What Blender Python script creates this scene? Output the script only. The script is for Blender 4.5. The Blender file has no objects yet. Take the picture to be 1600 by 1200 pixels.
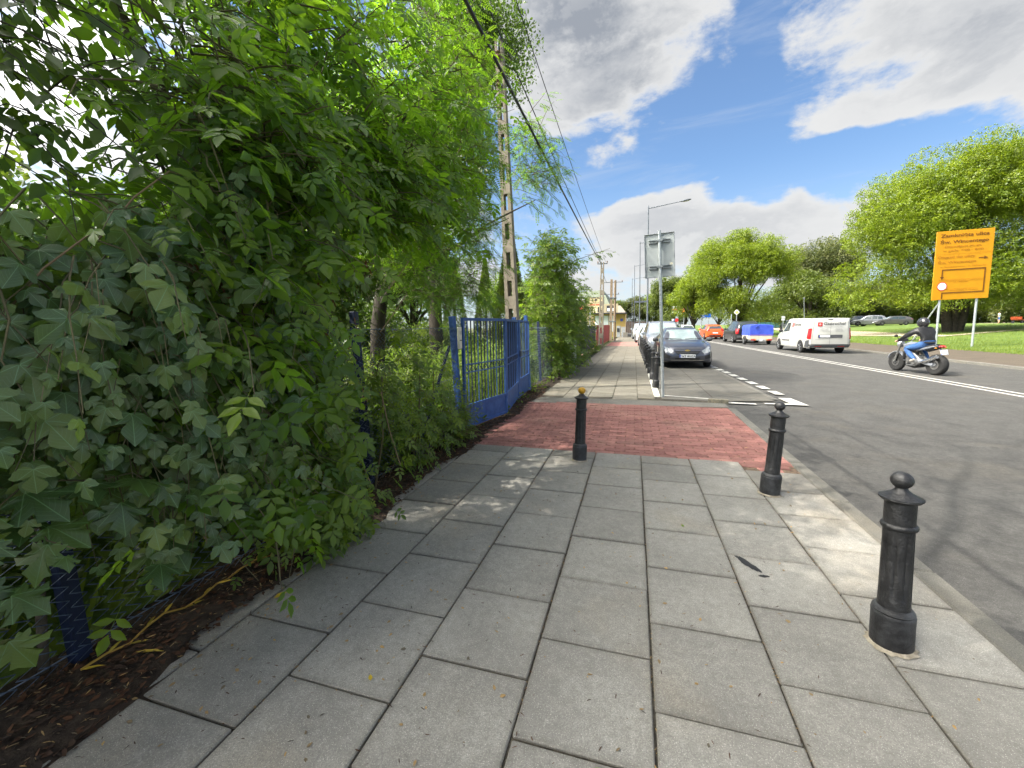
import bpy, math, random
import numpy as np
from mathutils import Vector, Matrix, Quaternion
from mathutils.bvhtree import BVHTree
random.seed(7); np.random.seed(7)
S = bpy.context.scene
COL = S.collection
R = math.radians

# ------------------------------------------------------------------ camera
cam_d = bpy.data.cameras.new('camera'); cam = bpy.data.objects.new('camera', cam_d); COL.objects.link(cam)
S.camera = cam
cam_d.sensor_width = 36.0; cam_d.lens = 36 * 642.53 / 1600; cam_d.clip_start = .05; cam_d.clip_end = 3000
PITCH, ROLL, YAW, EYE = .1372, .0143, -.2873, 1.4618
def cray(x, y):
    c, s = math.cos(ROLL), math.sin(ROLL)
    X = x*c - y*s; Yd = x*s + y*c
    F = math.cos(PITCH) - Yd*math.sin(PITCH); Z = -math.sin(PITCH) - Yd*math.cos(PITCH)
    return Vector((X*math.cos(YAW) + F*math.sin(YAW), -X*math.sin(YAW) + F*math.cos(YAW), Z))
fw = cray(0, 0); rt = (cray(1, 0) - fw).normalized(); dn = (cray(0, 1) - fw).normalized(); fw.normalize()
m3 = Matrix((rt, -dn, -fw)).transposed()
cam.matrix_world = Matrix.Translation((0, 0, EYE)) @ m3.to_4x4()
CAMP = np.array([0, 0, EYE])

# ------------------------------------------------------------------ render settings, world, sun
S.render.engine = 'CYCLES'
S.cycles.use_denoising = True
S.cycles.max_bounces = 8; S.cycles.transparent_max_bounces = 8; S.cycles.transmission_bounces = 6
S.cycles.sample_clamp_indirect = 6
S.view_settings.view_transform = 'Standard'; S.view_settings.look = 'None'
S.view_settings.exposure = 1.72; S.view_settings.gamma = 1.0
S.view_settings.use_curve_mapping = False

SUN_EL, SUN_H = R(49), Vector((.93, .37, 0)).normalized()      # SUN_H: the way shadows fall
sun_d = bpy.data.lights.new('sun', 'SUN'); sun_d.energy = 2.0; sun_d.angle = R(.55); sun_d.color = (1, .94, .84)
sun = bpy.data.objects.new('sun', sun_d); COL.objects.link(sun)
sd = Vector((SUN_H.x*math.cos(SUN_EL), SUN_H.y*math.cos(SUN_EL), -math.sin(SUN_EL)))
sun.rotation_euler = sd.to_track_quat('-Z', 'Y').to_euler(); sun.location = (-20, -10, 40)

world = bpy.data.worlds.new('World'); S.world = world; world.use_nodes = True
class NT:
    def __init__(s, t): s.t = t; s.n = t.nodes; s.l = t.links
    def node(s, ty, **k):
        o = s.n.new(ty)
        for a, v in k.items(): setattr(o, a, v)
        return o
    def put(s, o, i, v):
        if v is None: return
        if hasattr(v, 'is_output') or isinstance(v, bpy.types.NodeSocket): s.l.new(v, o.inputs[i])
        else: o.inputs[i].default_value = v
    def m(s, op, a, b=None, c=None, clamp=False):
        o = s.node('ShaderNodeMath', operation=op, use_clamp=clamp); s.put(o, 0, a); s.put(o, 1, b); s.put(o, 2, c); return o.outputs[0]
    def v(s, op, a, b=None, out=0):
        o = s.node('ShaderNodeVectorMath', operation=op); s.put(o, 0, a); s.put(o, 1, b); return o.outputs[out]
    def mix(s, f, a, b, bt='MIX'):
        o = s.node('ShaderNodeMix', data_type='RGBA', blend_type=bt)
        s.put(o, 0, f); s.put(o, 6, a); s.put(o, 7, b); return o.outputs[2]
    def noise(s, vec, scale, detail=3, rough=.5, dist=0, out=0):
        o = s.node('ShaderNodeTexNoise'); s.put(o, 'Vector', vec); o.inputs['Scale'].default_value = scale
        o.inputs['Detail'].default_value = detail; o.inputs['Roughness'].default_value = rough; o.inputs['Distortion'].default_value = dist
        return o.outputs[out]
    def ramp(s, f, a, b, lo=0., hi=1., smooth=True):
        o = s.node('ShaderNodeMapRange', interpolation_type='SMOOTHSTEP' if smooth else 'LINEAR', clamp=True)
        s.put(o, 0, f)
        for i, q in enumerate((a, b, lo, hi)): s.put(o, 1+i, q)
        return o.outputs[0]
def c4(c): return (c[0], c[1], c[2], 1)

SKY_STRENGTH = .10
w = NT(world.node_tree); w.n.clear()
sky = w.node('ShaderNodeTexSky'); sky.sky_type = 'NISHITA'; sky.sun_disc = False
sky.sun_elevation = SUN_EL; sky.sun_rotation = math.atan2(-SUN_H.x, -SUN_H.y) % (2*math.pi)
sky.air_density = 1.0; sky.dust_density = .6; sky.ozone_density = 1.4
tc = w.node('ShaderNodeTexCoord'); D = tc.outputs['Generated']
sep = w.node('ShaderNodeSeparateXYZ'); w.l.new(D, sep.inputs[0])
az = w.m('ARCTAN2', sep.outputs[0], sep.outputs[1]); el = w.m('ARCSINE', sep.outputs[2])
comb = w.node('ShaderNodeCombineXYZ'); w.l.new(az, comb.inputs[0]); w.l.new(el, comb.inputs[1]); AE = comb.outputs[0]
# cloud banks and blue gaps: azimuth, elevation, half-widths, weight, greyness
BLOBS = [(-.08, .56, .30, .21, .54, 1.), (-.06, .43, .17, .11, .26, .9), (-.42, .62, .34, .27, .36, .8), (.52, .46, .30, .14, .60, .6), (.40, .345, .18, .060, .52, .10),
         (.62, .35, .18, .10, .52, .25), (.04, .205, .25, .095, .60, .22), (.27, .165, .19, .07, .56, .18), (-.05, .10, .7, .065, .32, .25), (.45, .20, .16, .06, .32, .15),
         (-1.1, .38, .5, .45, .42, .3), (-.55, .25, .45, .28, .30, .2), (1.1, .40, .45, .35, .42, .3), (2.2, .5, .9, .6, .48, .3), (-2.4, .5, .9, .6, .44, .2), (0, 1.35, 3.4, .68, .50, .25),  # banks behind and overhead are unseen, thickened to raise the ambient light
         (.12, .345, .15, .060, -.46, 0), (.225, .27, .12, .045, -.36, 0), (-.17, .335, .15, .07, -.40, 0), (.205, .50, .055, .12, -.34, 0), (.33, .29, .14, .04, -.30, 0), (-.02, .30, .14, .04, -.25, 0)]
STR = w.v('MULTIPLY', D, (1, 1, 1.9))
warp = w.v('SCALE', w.v('SUBTRACT', w.noise(STR, 3.1, 4, .6, 0, 1), (.5, .5, .5)), None)
warp.node.inputs['Scale'].default_value = .20
AEw = w.v('ADD', AE, warp)
def cover(shift):
    p = w.v('ADD', STR, shift)
    n1 = w.noise(p, 4.4, 12, .60, .25); n2 = w.noise(p, 15.0, 8, .65, .1)
    return w.m('ADD', w.m('MULTIPLY', w.m('SUBTRACT', n1, .5), 1.55), w.m('MULTIPLY', w.m('SUBTRACT', n2, .5), .55))
tot = None; gry = None
for a, e, ra, re, wt, gr in BLOBS:
    dlt = w.v('MULTIPLY', w.v('SUBTRACT', AEw, (a, e, 0)), (1/ra, 1/re, 0))
    s_ = w.ramp(w.v('LENGTH', dlt, None, 1), 1.25, .10, 0, 1)
    t_ = w.m('MULTIPLY', s_, wt); tot = t_ if tot is None else w.m('ADD', tot, t_)
    if gr: g_ = w.m('MULTIPLY', s_, gr); gry = g_ if gry is None else w.m('MAXIMUM', gry, g_)
n0 = cover((0, 0, 0)); n1 = cover((-.022, -.012, .06))
base = w.m('SUBTRACT', tot, .19)
d0 = w.m('ADD', base, n0); d1 = w.m('ADD', base, n1)
alpha = w.ramp(d0, -.06, .24)
lit = w.ramp(w.m('SUBTRACT', d0, d1), -.07, .12)               # brighter where the cloud thins towards the light
thick = w.ramp(d0, .10, .60)
shade = w.m('MULTIPLY', thick, w.m('ADD', w.m('MULTIPLY', gry, .80), .18), clamp=True)
shade = w.m('MULTIPLY', shade, w.m('SUBTRACT', 1.22, w.m('MULTIPLY', lit, w.m('SUBTRACT', .85, w.m('MULTIPLY', gry, .55)))), clamp=True)
ccol = w.mix(shade, (2.9, 2.9, 2.9, 1), (1.22, 1.32, 1.50, 1))
# clouds boosted and warmed towards the sun, added as fill for the shade
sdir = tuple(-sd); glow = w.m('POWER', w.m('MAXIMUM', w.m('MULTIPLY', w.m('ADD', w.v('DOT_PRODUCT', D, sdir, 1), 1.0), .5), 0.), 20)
fill_gain = w.m('ADD', w.m('MULTIPLY', glow, 55.0), .90)
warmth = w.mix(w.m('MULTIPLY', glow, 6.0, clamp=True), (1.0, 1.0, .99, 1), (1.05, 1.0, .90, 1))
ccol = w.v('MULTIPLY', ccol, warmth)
sc_ = w.node('ShaderNodeVectorMath', operation='SCALE'); w.l.new(ccol, sc_.inputs[0]); w.l.new(fill_gain, sc_.inputs['Scale']); ccol = sc_.outputs[0]
veil = w.ramp(el, .34, .0, .04, .55)                           # paler towards the horizon
skc = w.mix(1.0, sky.outputs[0], (.46, .56, .64, 1), 'MULTIPLY')
skc = w.mix(veil, skc, (2.3, 2.5, 2.7, 1))
cirrus = w.m('MULTIPLY', w.ramp(w.noise(w.v('MULTIPLY', D, (1.2, 1.2, 7)), 2.6, 7, .62, .5), .50, .78), .30)
skc = w.mix(cirrus, skc, (2.2, 2.4, 2.7, 1))
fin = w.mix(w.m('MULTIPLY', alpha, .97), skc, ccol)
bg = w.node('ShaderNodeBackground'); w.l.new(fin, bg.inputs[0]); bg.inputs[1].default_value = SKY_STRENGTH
wo = w.node('ShaderNodeOutputWorld'); w.l.new(bg.outputs[0], wo.inputs[0])

# ------------------------------------------------------------------ materials
MATS = {}
def pm(name, col, rough=.6, metal=0., var=.12, scale=6., bump=0., bscale=60., spec=.4, rnd=0., coat=0., col2=None, det=4, obj=False, trans=0.):
    if name in MATS: return MATS[name]
    m = bpy.data.materials.new(name); m.use_nodes = True; t = NT(m.node_tree)
    b = t.n['Principled BSDF']
    g = t.node('ShaderNodeNewGeometry'); P = g.outputs['Position']
    if obj: P = t.node('ShaderNodeTexCoord').outputs['Object']
    nz = t.noise(P, scale, det, .6)
    c2 = col2 or tuple(min(1, x*(1+var)) for x in col); c1 = tuple(x*(1-var) for x in col) if not col2 else col
    c = t.mix(t.ramp(nz, .3, .7), c4(c1), c4(c2))
    if rnd:
        oi = t.node('ShaderNodeObjectInfo')
        f = t.m('ADD', t.m('MULTIPLY', t.m('SUBTRACT', oi.outputs['Random'], .5), 2*rnd), 1)
        hv = t.node('ShaderNodeHueSaturation'); t.l.new(c, hv.inputs['Color']); t.l.new(f, hv.inputs['Value']); c = hv.outputs[0]
    t.l.new(c, b.inputs['Base Color'])
    b.inputs['Roughness'].default_value = rough; b.inputs['Metallic'].default_value = metal
    b.inputs['Specular IOR Level'].default_value = spec; b.inputs['Coat Weight'].default_value = coat; b.inputs['Coat Roughness'].default_value = .05
    if trans: b.inputs['Transmission Weight'].default_value = trans
    if bump:
        bp = t.node('ShaderNodeBump'); bp.inputs['Strength'].default_value = bump; bp.inputs['Distance'].default_value = .02
        t.l.new(t.noise(P, bscale, 5, .65), bp.inputs['Height']); t.l.new(bp.outputs[0], b.inputs['Normal'])
    MATS[name] = m; return m

def concrete_mat(name, c_lo, c_hi, dust, speck=.5, rnd=.1, rough=.85, dustamt=.6, edge=0., mott=.0):
    m = bpy.data.materials.new(name); m.use_nodes = True; t = NT(m.node_tree); b = t.n['Principled BSDF']
    P = t.node('ShaderNodeNewGeometry').outputs['Position']
    oi = t.node('ShaderNodeObjectInfo')
    off = t.node('ShaderNodeCombineXYZ'); t.l.new(t.m('MULTIPLY', oi.outputs['Random'], 37.0), off.inputs[2]); 
    Q = t.v('ADD', P, off.outputs[0])
    c = t.mix(t.ramp(t.noise(Q, 2.2, 6, .65), .32, .68), c4(c_lo), c4(c_hi))
    c = t.mix(t.m('MULTIPLY', t.ramp(t.noise(P, .9, 4, .6), .50, .72), dustamt), c, c4(dust))
    stain = t.ramp(t.noise(P, 4.5, 7, .7, .6), .60, .76); c = t.mix(t.m('MULTIPLY', stain, .55), c, c4(tuple(x*.5 for x in c_lo)))
    fl = t.ramp(t.noise(P, 17, 6, .7, .4), .56, .70); c = t.mix(t.m('MULTIPLY', fl, .30), c, c4(tuple(min(.6, x*1.45) for x in c_hi)))
    grain = t.noise(P, 170, 3, .75)
    c = t.mix(t.ramp(grain, .42, .58, .50, .0), c, c4(tuple(x*.62 for x in c_lo)))
    vo = t.node('ShaderNodeTexVoronoi'); vo.inputs['Scale'].default_value = 150; t.l.new(P, vo.inputs['Vector'])
    c = t.mix(t.m('MULTIPLY', t.ramp(vo.outputs['Distance'], .24, .14), speck), c, c4(tuple(min(.7, x*2.1) for x in c_hi)))
    if mott: c = t.mix(t.ramp(t.noise(P, 24, 6, .78), .36, .62, mott, 0), c, c4(tuple(x*.5 for x in c_lo)))
    if edge:
        so = t.node('ShaderNodeSeparateXYZ'); t.l.new(t.v('ABSOLUTE', t.node('ShaderNodeTexCoord').outputs['Object']), so.inputs[0])
        e_ = t.m('ADD', t.m('MAXIMUM', so.outputs[0], so.outputs[1]), t.m('MULTIPLY', t.m('SUBTRACT', t.noise(P, 11, 5, .7), .5), .05))
        c = t.mix(t.ramp(e_, .212, .252, 0, edge), c, c4((.075, .064, .046)))
    f = t.m('ADD', t.m('MULTIPLY', t.m('SUBTRACT', oi.outputs['Random'], .5), 2*rnd), 1)
    hv = t.node('ShaderNodeHueSaturation'); t.l.new(c, hv.inputs['Color']); t.l.new(f, hv.inputs['Value'])
    t.l.new(hv.outputs[0], b.inputs['Base Color']); b.inputs['Roughness'].default_value = rough; b.inputs['Specular IOR Level'].default_value = .25
    bp = t.node('ShaderNodeBump'); bp.inputs['Strength'].default_value = .35; bp.inputs['Distance'].default_value = .006
    t.l.new(t.m('ADD', grain, t.m('MULTIPLY', t.noise(P, 30, 4, .6), 1.2)), bp.inputs['Height']); t.l.new(bp.outputs[0], b.inputs['Normal'])
    MATS[name] = m; return m

def leaf_mat(name, col, back, rough=.45, trans=.45, tvar=.35, vein=0.):
    """leaf with a thin translucent blade; 'tint' varies leaf by leaf, veins follow the leaf's own UV"""
    m = bpy.data.materials.new(name); m.use_nodes = True; t = NT(m.node_tree); b = t.n['Principled BSDF']; out = t.n['Material Output']
    at = t.node('ShaderNodeAttribute'); at.attribute_name = 'tint'
    ti = at.outputs['Fac']
    yel = (min(1, col[0]*1.9+.02), col[1]*1.5, col[2]*.75)
    c = t.mix(ti, c4(tuple(x*(1-tvar) for x in col)), c4(yel))
    bk = t.mix(ti, c4(tuple(x*.8 for x in back)), c4((min(1, back[0]*1.5), min(1, back[1]*1.25), back[2])))
    if vein:
        uv = t.node('ShaderNodeUVMap'); sp = t.node('ShaderNodeSeparateXYZ'); t.l.new(uv.outputs[0], sp.inputs[0])
        x = t.m('SUBTRACT', sp.outputs[0], .5); y = t.m('SUBTRACT', sp.outputs[1], .12)
        ang = t.m('ARCTAN2', x, y); r = t.m('SQRT', t.m('ADD', t.m('MULTIPLY', x, x), t.m('MULTIPLY', y, y)))
        wr = t.m('PINGPONG', t.m('ADD', ang, .40), .40)       # main veins every 46 degrees
        k = t.ramp(t.m('MULTIPLY', t.m('SUBTRACT', .40, wr), r), .012, .0)
        fine = t.m('PINGPONG', t.m('ADD', t.m('MULTIPLY', r, 1.0), t.m('MULTIPLY', t.m('SUBTRACT', .4, wr), .35)), .045)
        k2 = t.m('MULTIPLY', t.ramp(fine, .008, .0), .35)
        k = t.m('MULTIPLY', t.m('MAXIMUM', k, k2), vein)
        c = t.mix(k, c, c4(tuple(min(1, x*2.0+.02) for x in col)))
    t.l.new(c, b.inputs['Base Color']); b.inputs['Roughness'].default_value = rough; b.inputs['Specular IOR Level'].default_value = .55
    tr = t.node('ShaderNodeBsdfTranslucent'); t.l.new(bk, tr.inputs[0])
    mx = t.node('ShaderNodeMixShader'); mx.inputs[0].default_value = trans
    t.l.new(b.outputs[0], mx.inputs[1]); t.l.new(tr.outputs[0], mx.inputs[2]); t.l.new(mx.outputs[0], out.inputs[0])
    MATS[name] = m; return m

# ------------------------------------------------------------------ object helpers
def wmat(o):
    m = o.matrix_basis.copy()
    if o.parent: m = wmat(o.parent) @ o.matrix_parent_inverse @ m
    return m
def adopt(o, p):
    o.parent = p; o.matrix_parent_inverse = wmat(p).inverted()
def tag(o, label=None, cat=None, group=None, kind=None):
    if label: o['label'] = label
    if cat: o['category'] = cat
    if group: o['group'] = group
    if kind: o['kind'] = kind
    return o
def thing(name, label, cat, loc=(0, 0, 0), rot=(0, 0, 0), group=None):
    o = bpy.data.objects.new(name, None); COL.objects.link(o); o.empty_display_size = .1
    o.location = loc; o.rotation_euler = rot
    return tag(o, label, cat, group)
def link(name, me, parent=None, mw=None):
    o = bpy.data.objects.new(name, me); COL.objects.link(o)
    if mw is not None: o.matrix_basis = mw
    if parent is not None: adopt(o, parent)
    return o
def copy_tree(o, parent=None):
    c = o.copy(); COL.objects.link(c)
    if parent is not None: c.parent = parent
    for ch in list(o.children): copy_tree(ch, c)
    return c
LEAN = -.042          # the pavement falls towards the road: upright things stand tilted against its normal

class MB:
    def __init__(s, M=None): s.V = []; s.F = []; s.I = []; s.M = M or Matrix.Identity(4); s.mi = 0
    def add(s, V, F):
        n = len(s.V); s.V += [tuple(s.M @ Vector(v)) for v in V]
        s.F += [tuple(i+n for i in f) for f in F]; s.I += [s.mi]*len(F); return s
    def box(s, c, d, bev=0., rz=0.):
        hx, hy, hz = (x/2 for x in d); rm = Matrix.Rotation(rz, 3, 'Z'); c = Vector(c)
        if not bev:
            V = [(x, y, z) for x in (-hx, hx) for y in (-hy, hy) for z in (-hz, hz)]
            F = [(0, 1, 3, 2), (4, 6, 7, 5), (0, 4, 5, 1), (2, 3, 7, 6), (0, 2, 6, 4), (1, 5, 7, 3)]
        else:
            V = []; ix = {}
            for sx in (-1, 1):
                for sy in (-1, 1):
                    for sz in (-1, 1):
                        for a in range(3):
                            p = [sx*(hx-bev), sy*(hy-bev), sz*(hz-bev)]; p[a] = (sx*hx, sy*hy, sz*hz)[a]
                            ix[sx, sy, sz, a] = len(V); V.append(tuple(p))
            F = []
            for a in range(3):
                b_, c_ = [k for k in range(3) if k != a]
                for sa in (-1, 1):
                    q = []
                    for sb, sc in ((-1, -1), (1, -1), (1, 1), (-1, 1)):
                        k = [0, 0, 0]; k[a] = sa; k[b_] = sb; k[c_] = sc; q.append(ix[k[0], k[1], k[2], a])
                    F.append(tuple(q))
                    # edge strips between axis a and b_ handled once
                for sb in (-1, 1):
                    for sc in (-1, 1):
                        k0 = [0, 0, 0]; k1 = [0, 0, 0]; k0[a] = -1; k1[a] = 1
                        for k in (k0, k1): k[b_] = sb; k[c_] = sc
                        F.append((ix[(*k0, b_)], ix[(*k1, b_)], ix[(*k1, c_)], ix[(*k0, c_)]))
            for sx in (-1, 1):
                for sy in (-1, 1):
                    for sz in (-1, 1): F.append(tuple(ix[sx, sy, sz, a] for a in range(3)))
            G = []
            for f in F:
                ps = [Vector(V[i]) for i in f]; n = (ps[1]-ps[0]).cross(ps[2]-ps[0])
                G.append(f if n.dot(sum(ps, Vector())) > 0 else f[::-1])
            F = G
        return s.add([rm @ Vector(v) + c for v in V], F)
    def tube(s, pts, rad, n=8, caps=True, sq=1.0, close=False):
        pts = [Vector(p) for p in pts]; rad = rad if hasattr(rad, '__len__') else [rad]*len(pts)
        V = []; F = []; up = None; K = len(pts)
        for i, p in enumerate(pts):
            a = pts[i-1] if i or close else p; b = pts[(i+1) % K] if i < K-1 or close else p
            t = (b - a).normalized()
            if up is None:
                up = Vector((0, 0, 1)) if abs(t.z) < .9 else Vector((0, 1, 0))
            x = t.cross(up).normalized(); y = x.cross(t).normalized(); up = y
            for k in range(n):
                an = 2*math.pi*(k+.5)/n; V.append(p + (x*math.cos(an) + y*math.sin(an)*sq)*rad[i])
        for i in range(K if close else K-1):
            i2 = (i+1) % K
            for k in range(n): F.append((i*n+k, i*n+(k+1) % n, i2*n+(k+1) % n, i2*n+k))
        if caps and not close: F.append(tuple(range(n))[::-1]); F.append(tuple((K-1)*n+k for k in range(n)))
        return s.add(V, F)
    def lathe(s, prof, n=24, c=(0, 0, 0), axis='Z', mod=None):
        V = []; F = []; c = Vector(c)
        for r, z in prof:
            for k in range(n):
                an = 2*math.pi*k/n; rr = r*(mod(an, z) if mod else 1)
                p = (rr*math.cos(an), rr*math.sin(an), z)
                if axis == 'X': p = (p[2], p[0], p[1])
                elif axis == 'Y': p = (p[1], p[2], p[0])
                V.append(c + Vector(p))
        for i in range(len(prof)-1):
            for k in range(n): F.append((i*n+k, i*n+(k+1) % n, (i+1)*n+(k+1) % n, (i+1)*n+k))
        F.append(tuple(range(n))[::-1]); F.append(tuple((len(prof)-1)*n+k for k in range(n)))
        return s.add(V, F)
    def prism(s, poly, z0, z1, M=None):
        M = M or Matrix.Identity(4); n = len(poly)
        ar = sum(poly[i][0]*poly[(i+1) % n][1] - poly[(i+1) % n][0]*poly[i][1] for i in range(n))
        if (ar < 0) != (z1 < z0): poly = poly[::-1]
        V = [M @ Vector((x, y, z0)) for x, y in poly] + [M @ Vector((x, y, z1)) for x, y in poly]
        F = [tuple(range(n))[::-1], tuple(range(n, 2*n))] + [(i, (i+1) % n, n+(i+1) % n, n+i) for i in range(n)]
        return s.add(V, F)
    def ball(s, c, r, n=16, m=10, sc=(1, 1, 1)):
        V = []; F = []
        for i in range(m+1):
            th = math.pi*i/m
            for k in range(n):
                an = 2*math.pi*k/n; V.append((c[0]+r*sc[0]*math.sin(th)*math.cos(an), c[1]+r*sc[1]*math.sin(th)*math.sin(an), c[2]-r*sc[2]*math.cos(th)))
        for i in range(m):
            for k in range(n): F.append((i*n+k, i*n+(k+1) % n, (i+1)*n+(k+1) % n, (i+1)*n+k))
        return s.add(V, F)
    def mesh(s, name, mats, smooth=35):
        me = bpy.data.meshes.new(name); me.from_pydata(s.V, [], s.F)
        for m in (mats if isinstance(mats, (list, tuple)) else [mats]): me.materials.append(m)
        if any(s.I): me.polygons.foreach_set('material_index', s.I)
        if smooth:
            me.polygons.foreach_set('use_smooth', [True]*len(s.F)); me.update(); me.set_sharp_from_angle(angle=R(smooth))
        me.update(); return me
    def build(s, name, mats, parent=None, smooth=35):
        return link(name, s.mesh(name, mats, smooth), parent)

def tri_mesh(name, V, F, mat, tint=None, uv=None, smooth=False):
    """fast triangle mesh from numpy arrays"""
    me = bpy.data.meshes.new(name); V = np.asarray(V, np.float32); F = np.asarray(F, np.int32)
    me.vertices.add(len(V)); me.vertices.foreach_set('co', V.ravel())
    me.loops.add(F.size); me.loops.foreach_set('vertex_index', F.ravel())
    me.polygons.add(len(F)); me.polygons.foreach_set('loop_start', np.arange(0, F.size, 3, dtype=np.int32))
    if smooth: me.polygons.foreach_set('use_smooth', np.ones(len(F), bool))
    if tint is not None:
        a = me.attributes.new('tint', 'FLOAT', 'POINT'); a.data.foreach_set('value', np.asarray(tint, np.float32))
    if uv is not None:
        a = me.attributes.new('UVMap', 'FLOAT2', 'CORNER'); a.data.foreach_set('vector', np.asarray(uv, np.float32)[F.ravel()].ravel())
    me.materials.append(mat); me.update(calc_edges=True); return me

def sheet(name, polys, z, mat, parent=None, th=None):
    """flat sheets from polygons [(x,y),...]; z a number or f(x,y)"""
    b = MB()
    for p in polys:
        if th: b.prism(p, z-th, z)
        else:
            n = len(p); ar = sum(p[i][0]*p[(i+1) % n][1] - p[(i+1) % n][0]*p[i][1] for i in range(n))
            if ar < 0: p = p[::-1]
            b.add([(x, y, z(x, y) if callable(z) else z) for x, y in p], [tuple(range(n))])
    return b.build(name, mat, parent, smooth=0)
FONT_OK = True
def text(s, size, M, mat, parent, name='lettering', depth=.002, align='LEFT', sx=1.0, offset=0.):
    cu = bpy.data.curves.new(name, 'FONT'); cu.body = s; cu.size = size; cu.extrude = depth; cu.align_x = align; cu.offset = offset
    o = bpy.data.objects.new(name, cu); COL.objects.link(o)
    bpy.context.view_layer.update()
    dg = bpy.context.evaluated_depsgraph_get()
    me = bpy.data.meshes.new_from_object(o.evaluated_get(dg)); bpy.data.objects.remove(o)
    me.transform(M @ Matrix.Diagonal((sx, 1, 1, 1))); me.materials.clear(); me.materials.append(mat)
    return link(name, me, parent)
# ================================================================== THE SETTING
def struct(o, label, cat): return tag(o, label, cat, None, 'structure')
def sst(x): x = min(1, max(0, x)); return x*x*(3-2*x)
def park_z(x, y): return 1.0*sst((x-15.4-max(0, 23-y)*.05)/30) - .02
M_ground = pm('soil and grass', (.055, .075, .025), .95, col2=(.11, .10, .055), scale=.35, bump=.5, bscale=30)
M_asphalt = concrete_mat('asphalt', (.068, .066, .062), (.097, .095, .089), (.125, .112, .09), speck=.85, rnd=0, dustamt=.5, mott=.45)
M_slab = concrete_mat('slab concrete', (.240, .229, .204), (.325, .312, .277), (.36, .31, .23), speck=.6, rnd=.11, dustamt=.6, edge=.28, mott=.3)
M_slab2 = concrete_mat('darkened slab concrete', (.165, .153, .122), (.225, .209, .170), (.25, .215, .155), speck=.4, rnd=.10, dustamt=.6, edge=.25, mott=.25)  # tan far slabs, colour also darkened to offset the sun on them
M_bed = pm('joint dirt', (.055, .048, .036), .98, var=.5, scale=40, bump=.4)
M_kerb = concrete_mat('kerb concrete', (.128, .123, .108), (.175, .167, .146), (.20, .175, .13), speck=.4, rnd=.07, dustamt=.6)
M_paver = concrete_mat('red paver', (.255, .115, .098), (.335, .158, .134), (.33, .225, .17), speck=.3, rnd=.2, dustamt=.5)
M_bay = concrete_mat('bay paver', (.11, .105, .092), (.145, .138, .12), (.163, .144, .11), speck=.3, rnd=.1, dustamt=.6)
M_dirt = pm('leaf mould', (.020, .013, .009), 1, col2=(.06, .042, .028), scale=14, bump=.9, bscale=70, det=8)
M_white = pm('road paint', (.33, .32, .29), .7, col2=(.50, .49, .45), scale=9, det=8)
M_tan = concrete_mat('path surface', (.083, .068, .051), (.11, .09, .067), (.118, .10, .075), speck=.2, rnd=0)
M_gravel = pm('gravel', (.34, .28, .20), .95, col2=(.45, .38, .28), scale=3, bump=.4)
M_turf = pm('turf', (.060, .115, .018), .95, col2=(.135, .185, .030), scale=.8, det=8, bump=.8, bscale=25)

g = sheet('ground', [[(-900, -300), (900, -300), (900, 1200), (-900, 1200)]], -.14, M_ground); struct(g, 'wide grassy ground stretching off to the horizon', 'ground')
b = MB(); N = 34
xs = [15.2 + (i/N)**1.6*260 for i in range(N+1)]; ys = [-40 + j*10 for j in range(36)]
for y in ys:
    for i, x in enumerate(xs):
        xe = x - (.05*(y-23) if 23 < y < 60 else (1.85 if y >= 60 else 0))*max(0, 1-i/6)
        b.V.append((xe + .75*max(0, 1-i/6), y, park_z(x, y) if i else -.05))
for j in range(len(ys)-1):
    for i in range(N):
        a = j*(N+1)+i; b.F.append((a, a+1, a+N+2, a+N+1)); b.I.append(0)
park = b.build('park_lawn', M_turf, smooth=60); struct(park, 'sunlit park lawn rising gently beyond the far footpath', 'lawn')
gg = sheet('garden_ground', [[(-60, -12), (-2.36, -12), (-2.36, 60), (-60, 60)]], -.01, M_turf); struct(gg, 'overgrown garden ground behind the blue fence', 'ground')

def xc(Y): return 7.70 - .038*Y            # centre line drifts left as the street goes on
road = sheet('road', [[(1.70, -25), (11.2, -25), (11.2, 150), (-3, 150), (-3, 66), (.3, 62), (.3, 8), (1.70, 7.9)], [(11.2, 96), (90, 96), (90, 112), (11.2, 112)], [(-3, 96), (-3, 112), (-80, 112), (-80, 96)]], -.03, M_asphalt)
struct(road, 'worn grey two-way asphalt street with white markings', 'road')
def strip(f, y0, y1, x_off, wd, n=1):
    P = [y0 + (y1-y0)*i/n for i in range(n+1)]
    return [(f(y)+x_off, y) for y in P] + [(f(y)+x_off+wd, y) for y in P[::-1]]
for off in (0, .29): sheet('centre_line', [strip(xc, -10, 92, off, .095, 12)], -.026, M_white, road)
def xd(Y): return max(2.95 - .045*(Y-9.7), 2.25) - .09
for i in range(30):
    y = 9.65 + .8*i; sheet('edge_dash', [strip(xd, y, y+.5, 0, .18)], -.002, M_white, road)
sheet('corner_mark', [[(2.78, 9.22), (3.0, 9.22), (3.05, 8.44), (2.36, 8.46), (2.36, 8.56), (2.80, 8.58)]], -.002, M_white, road)
sheet('corner_mark', [[(1.74, 8.40), (2.20, 8.36), (2.20, 8.48), (1.74, 8.54)]], -.002, M_white, road)
fp = sheet('far_footpath', [[(11.34, -25), (16.1, -25), (16.0, 23), (14.3, 60), (14.3, 96), (11.34, 96)]], .01, M_tan); struct(fp, 'tan paved footpath on the far side of the street', 'footpath')
b = MB()
for i in range(70): b.box((11.27, -8+i*1.5, -.02), (.14, 1.488, .16), .012)
fk = b.build('far_kerb', M_kerb); struct(fk, 'pale concrete kerb along the far footpath', 'kerb')
lot = MB(); P = [(21, 50), (24, 42), (34, 48), (62, 92), (70, 112), (30, 112), (22, 72)]
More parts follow.
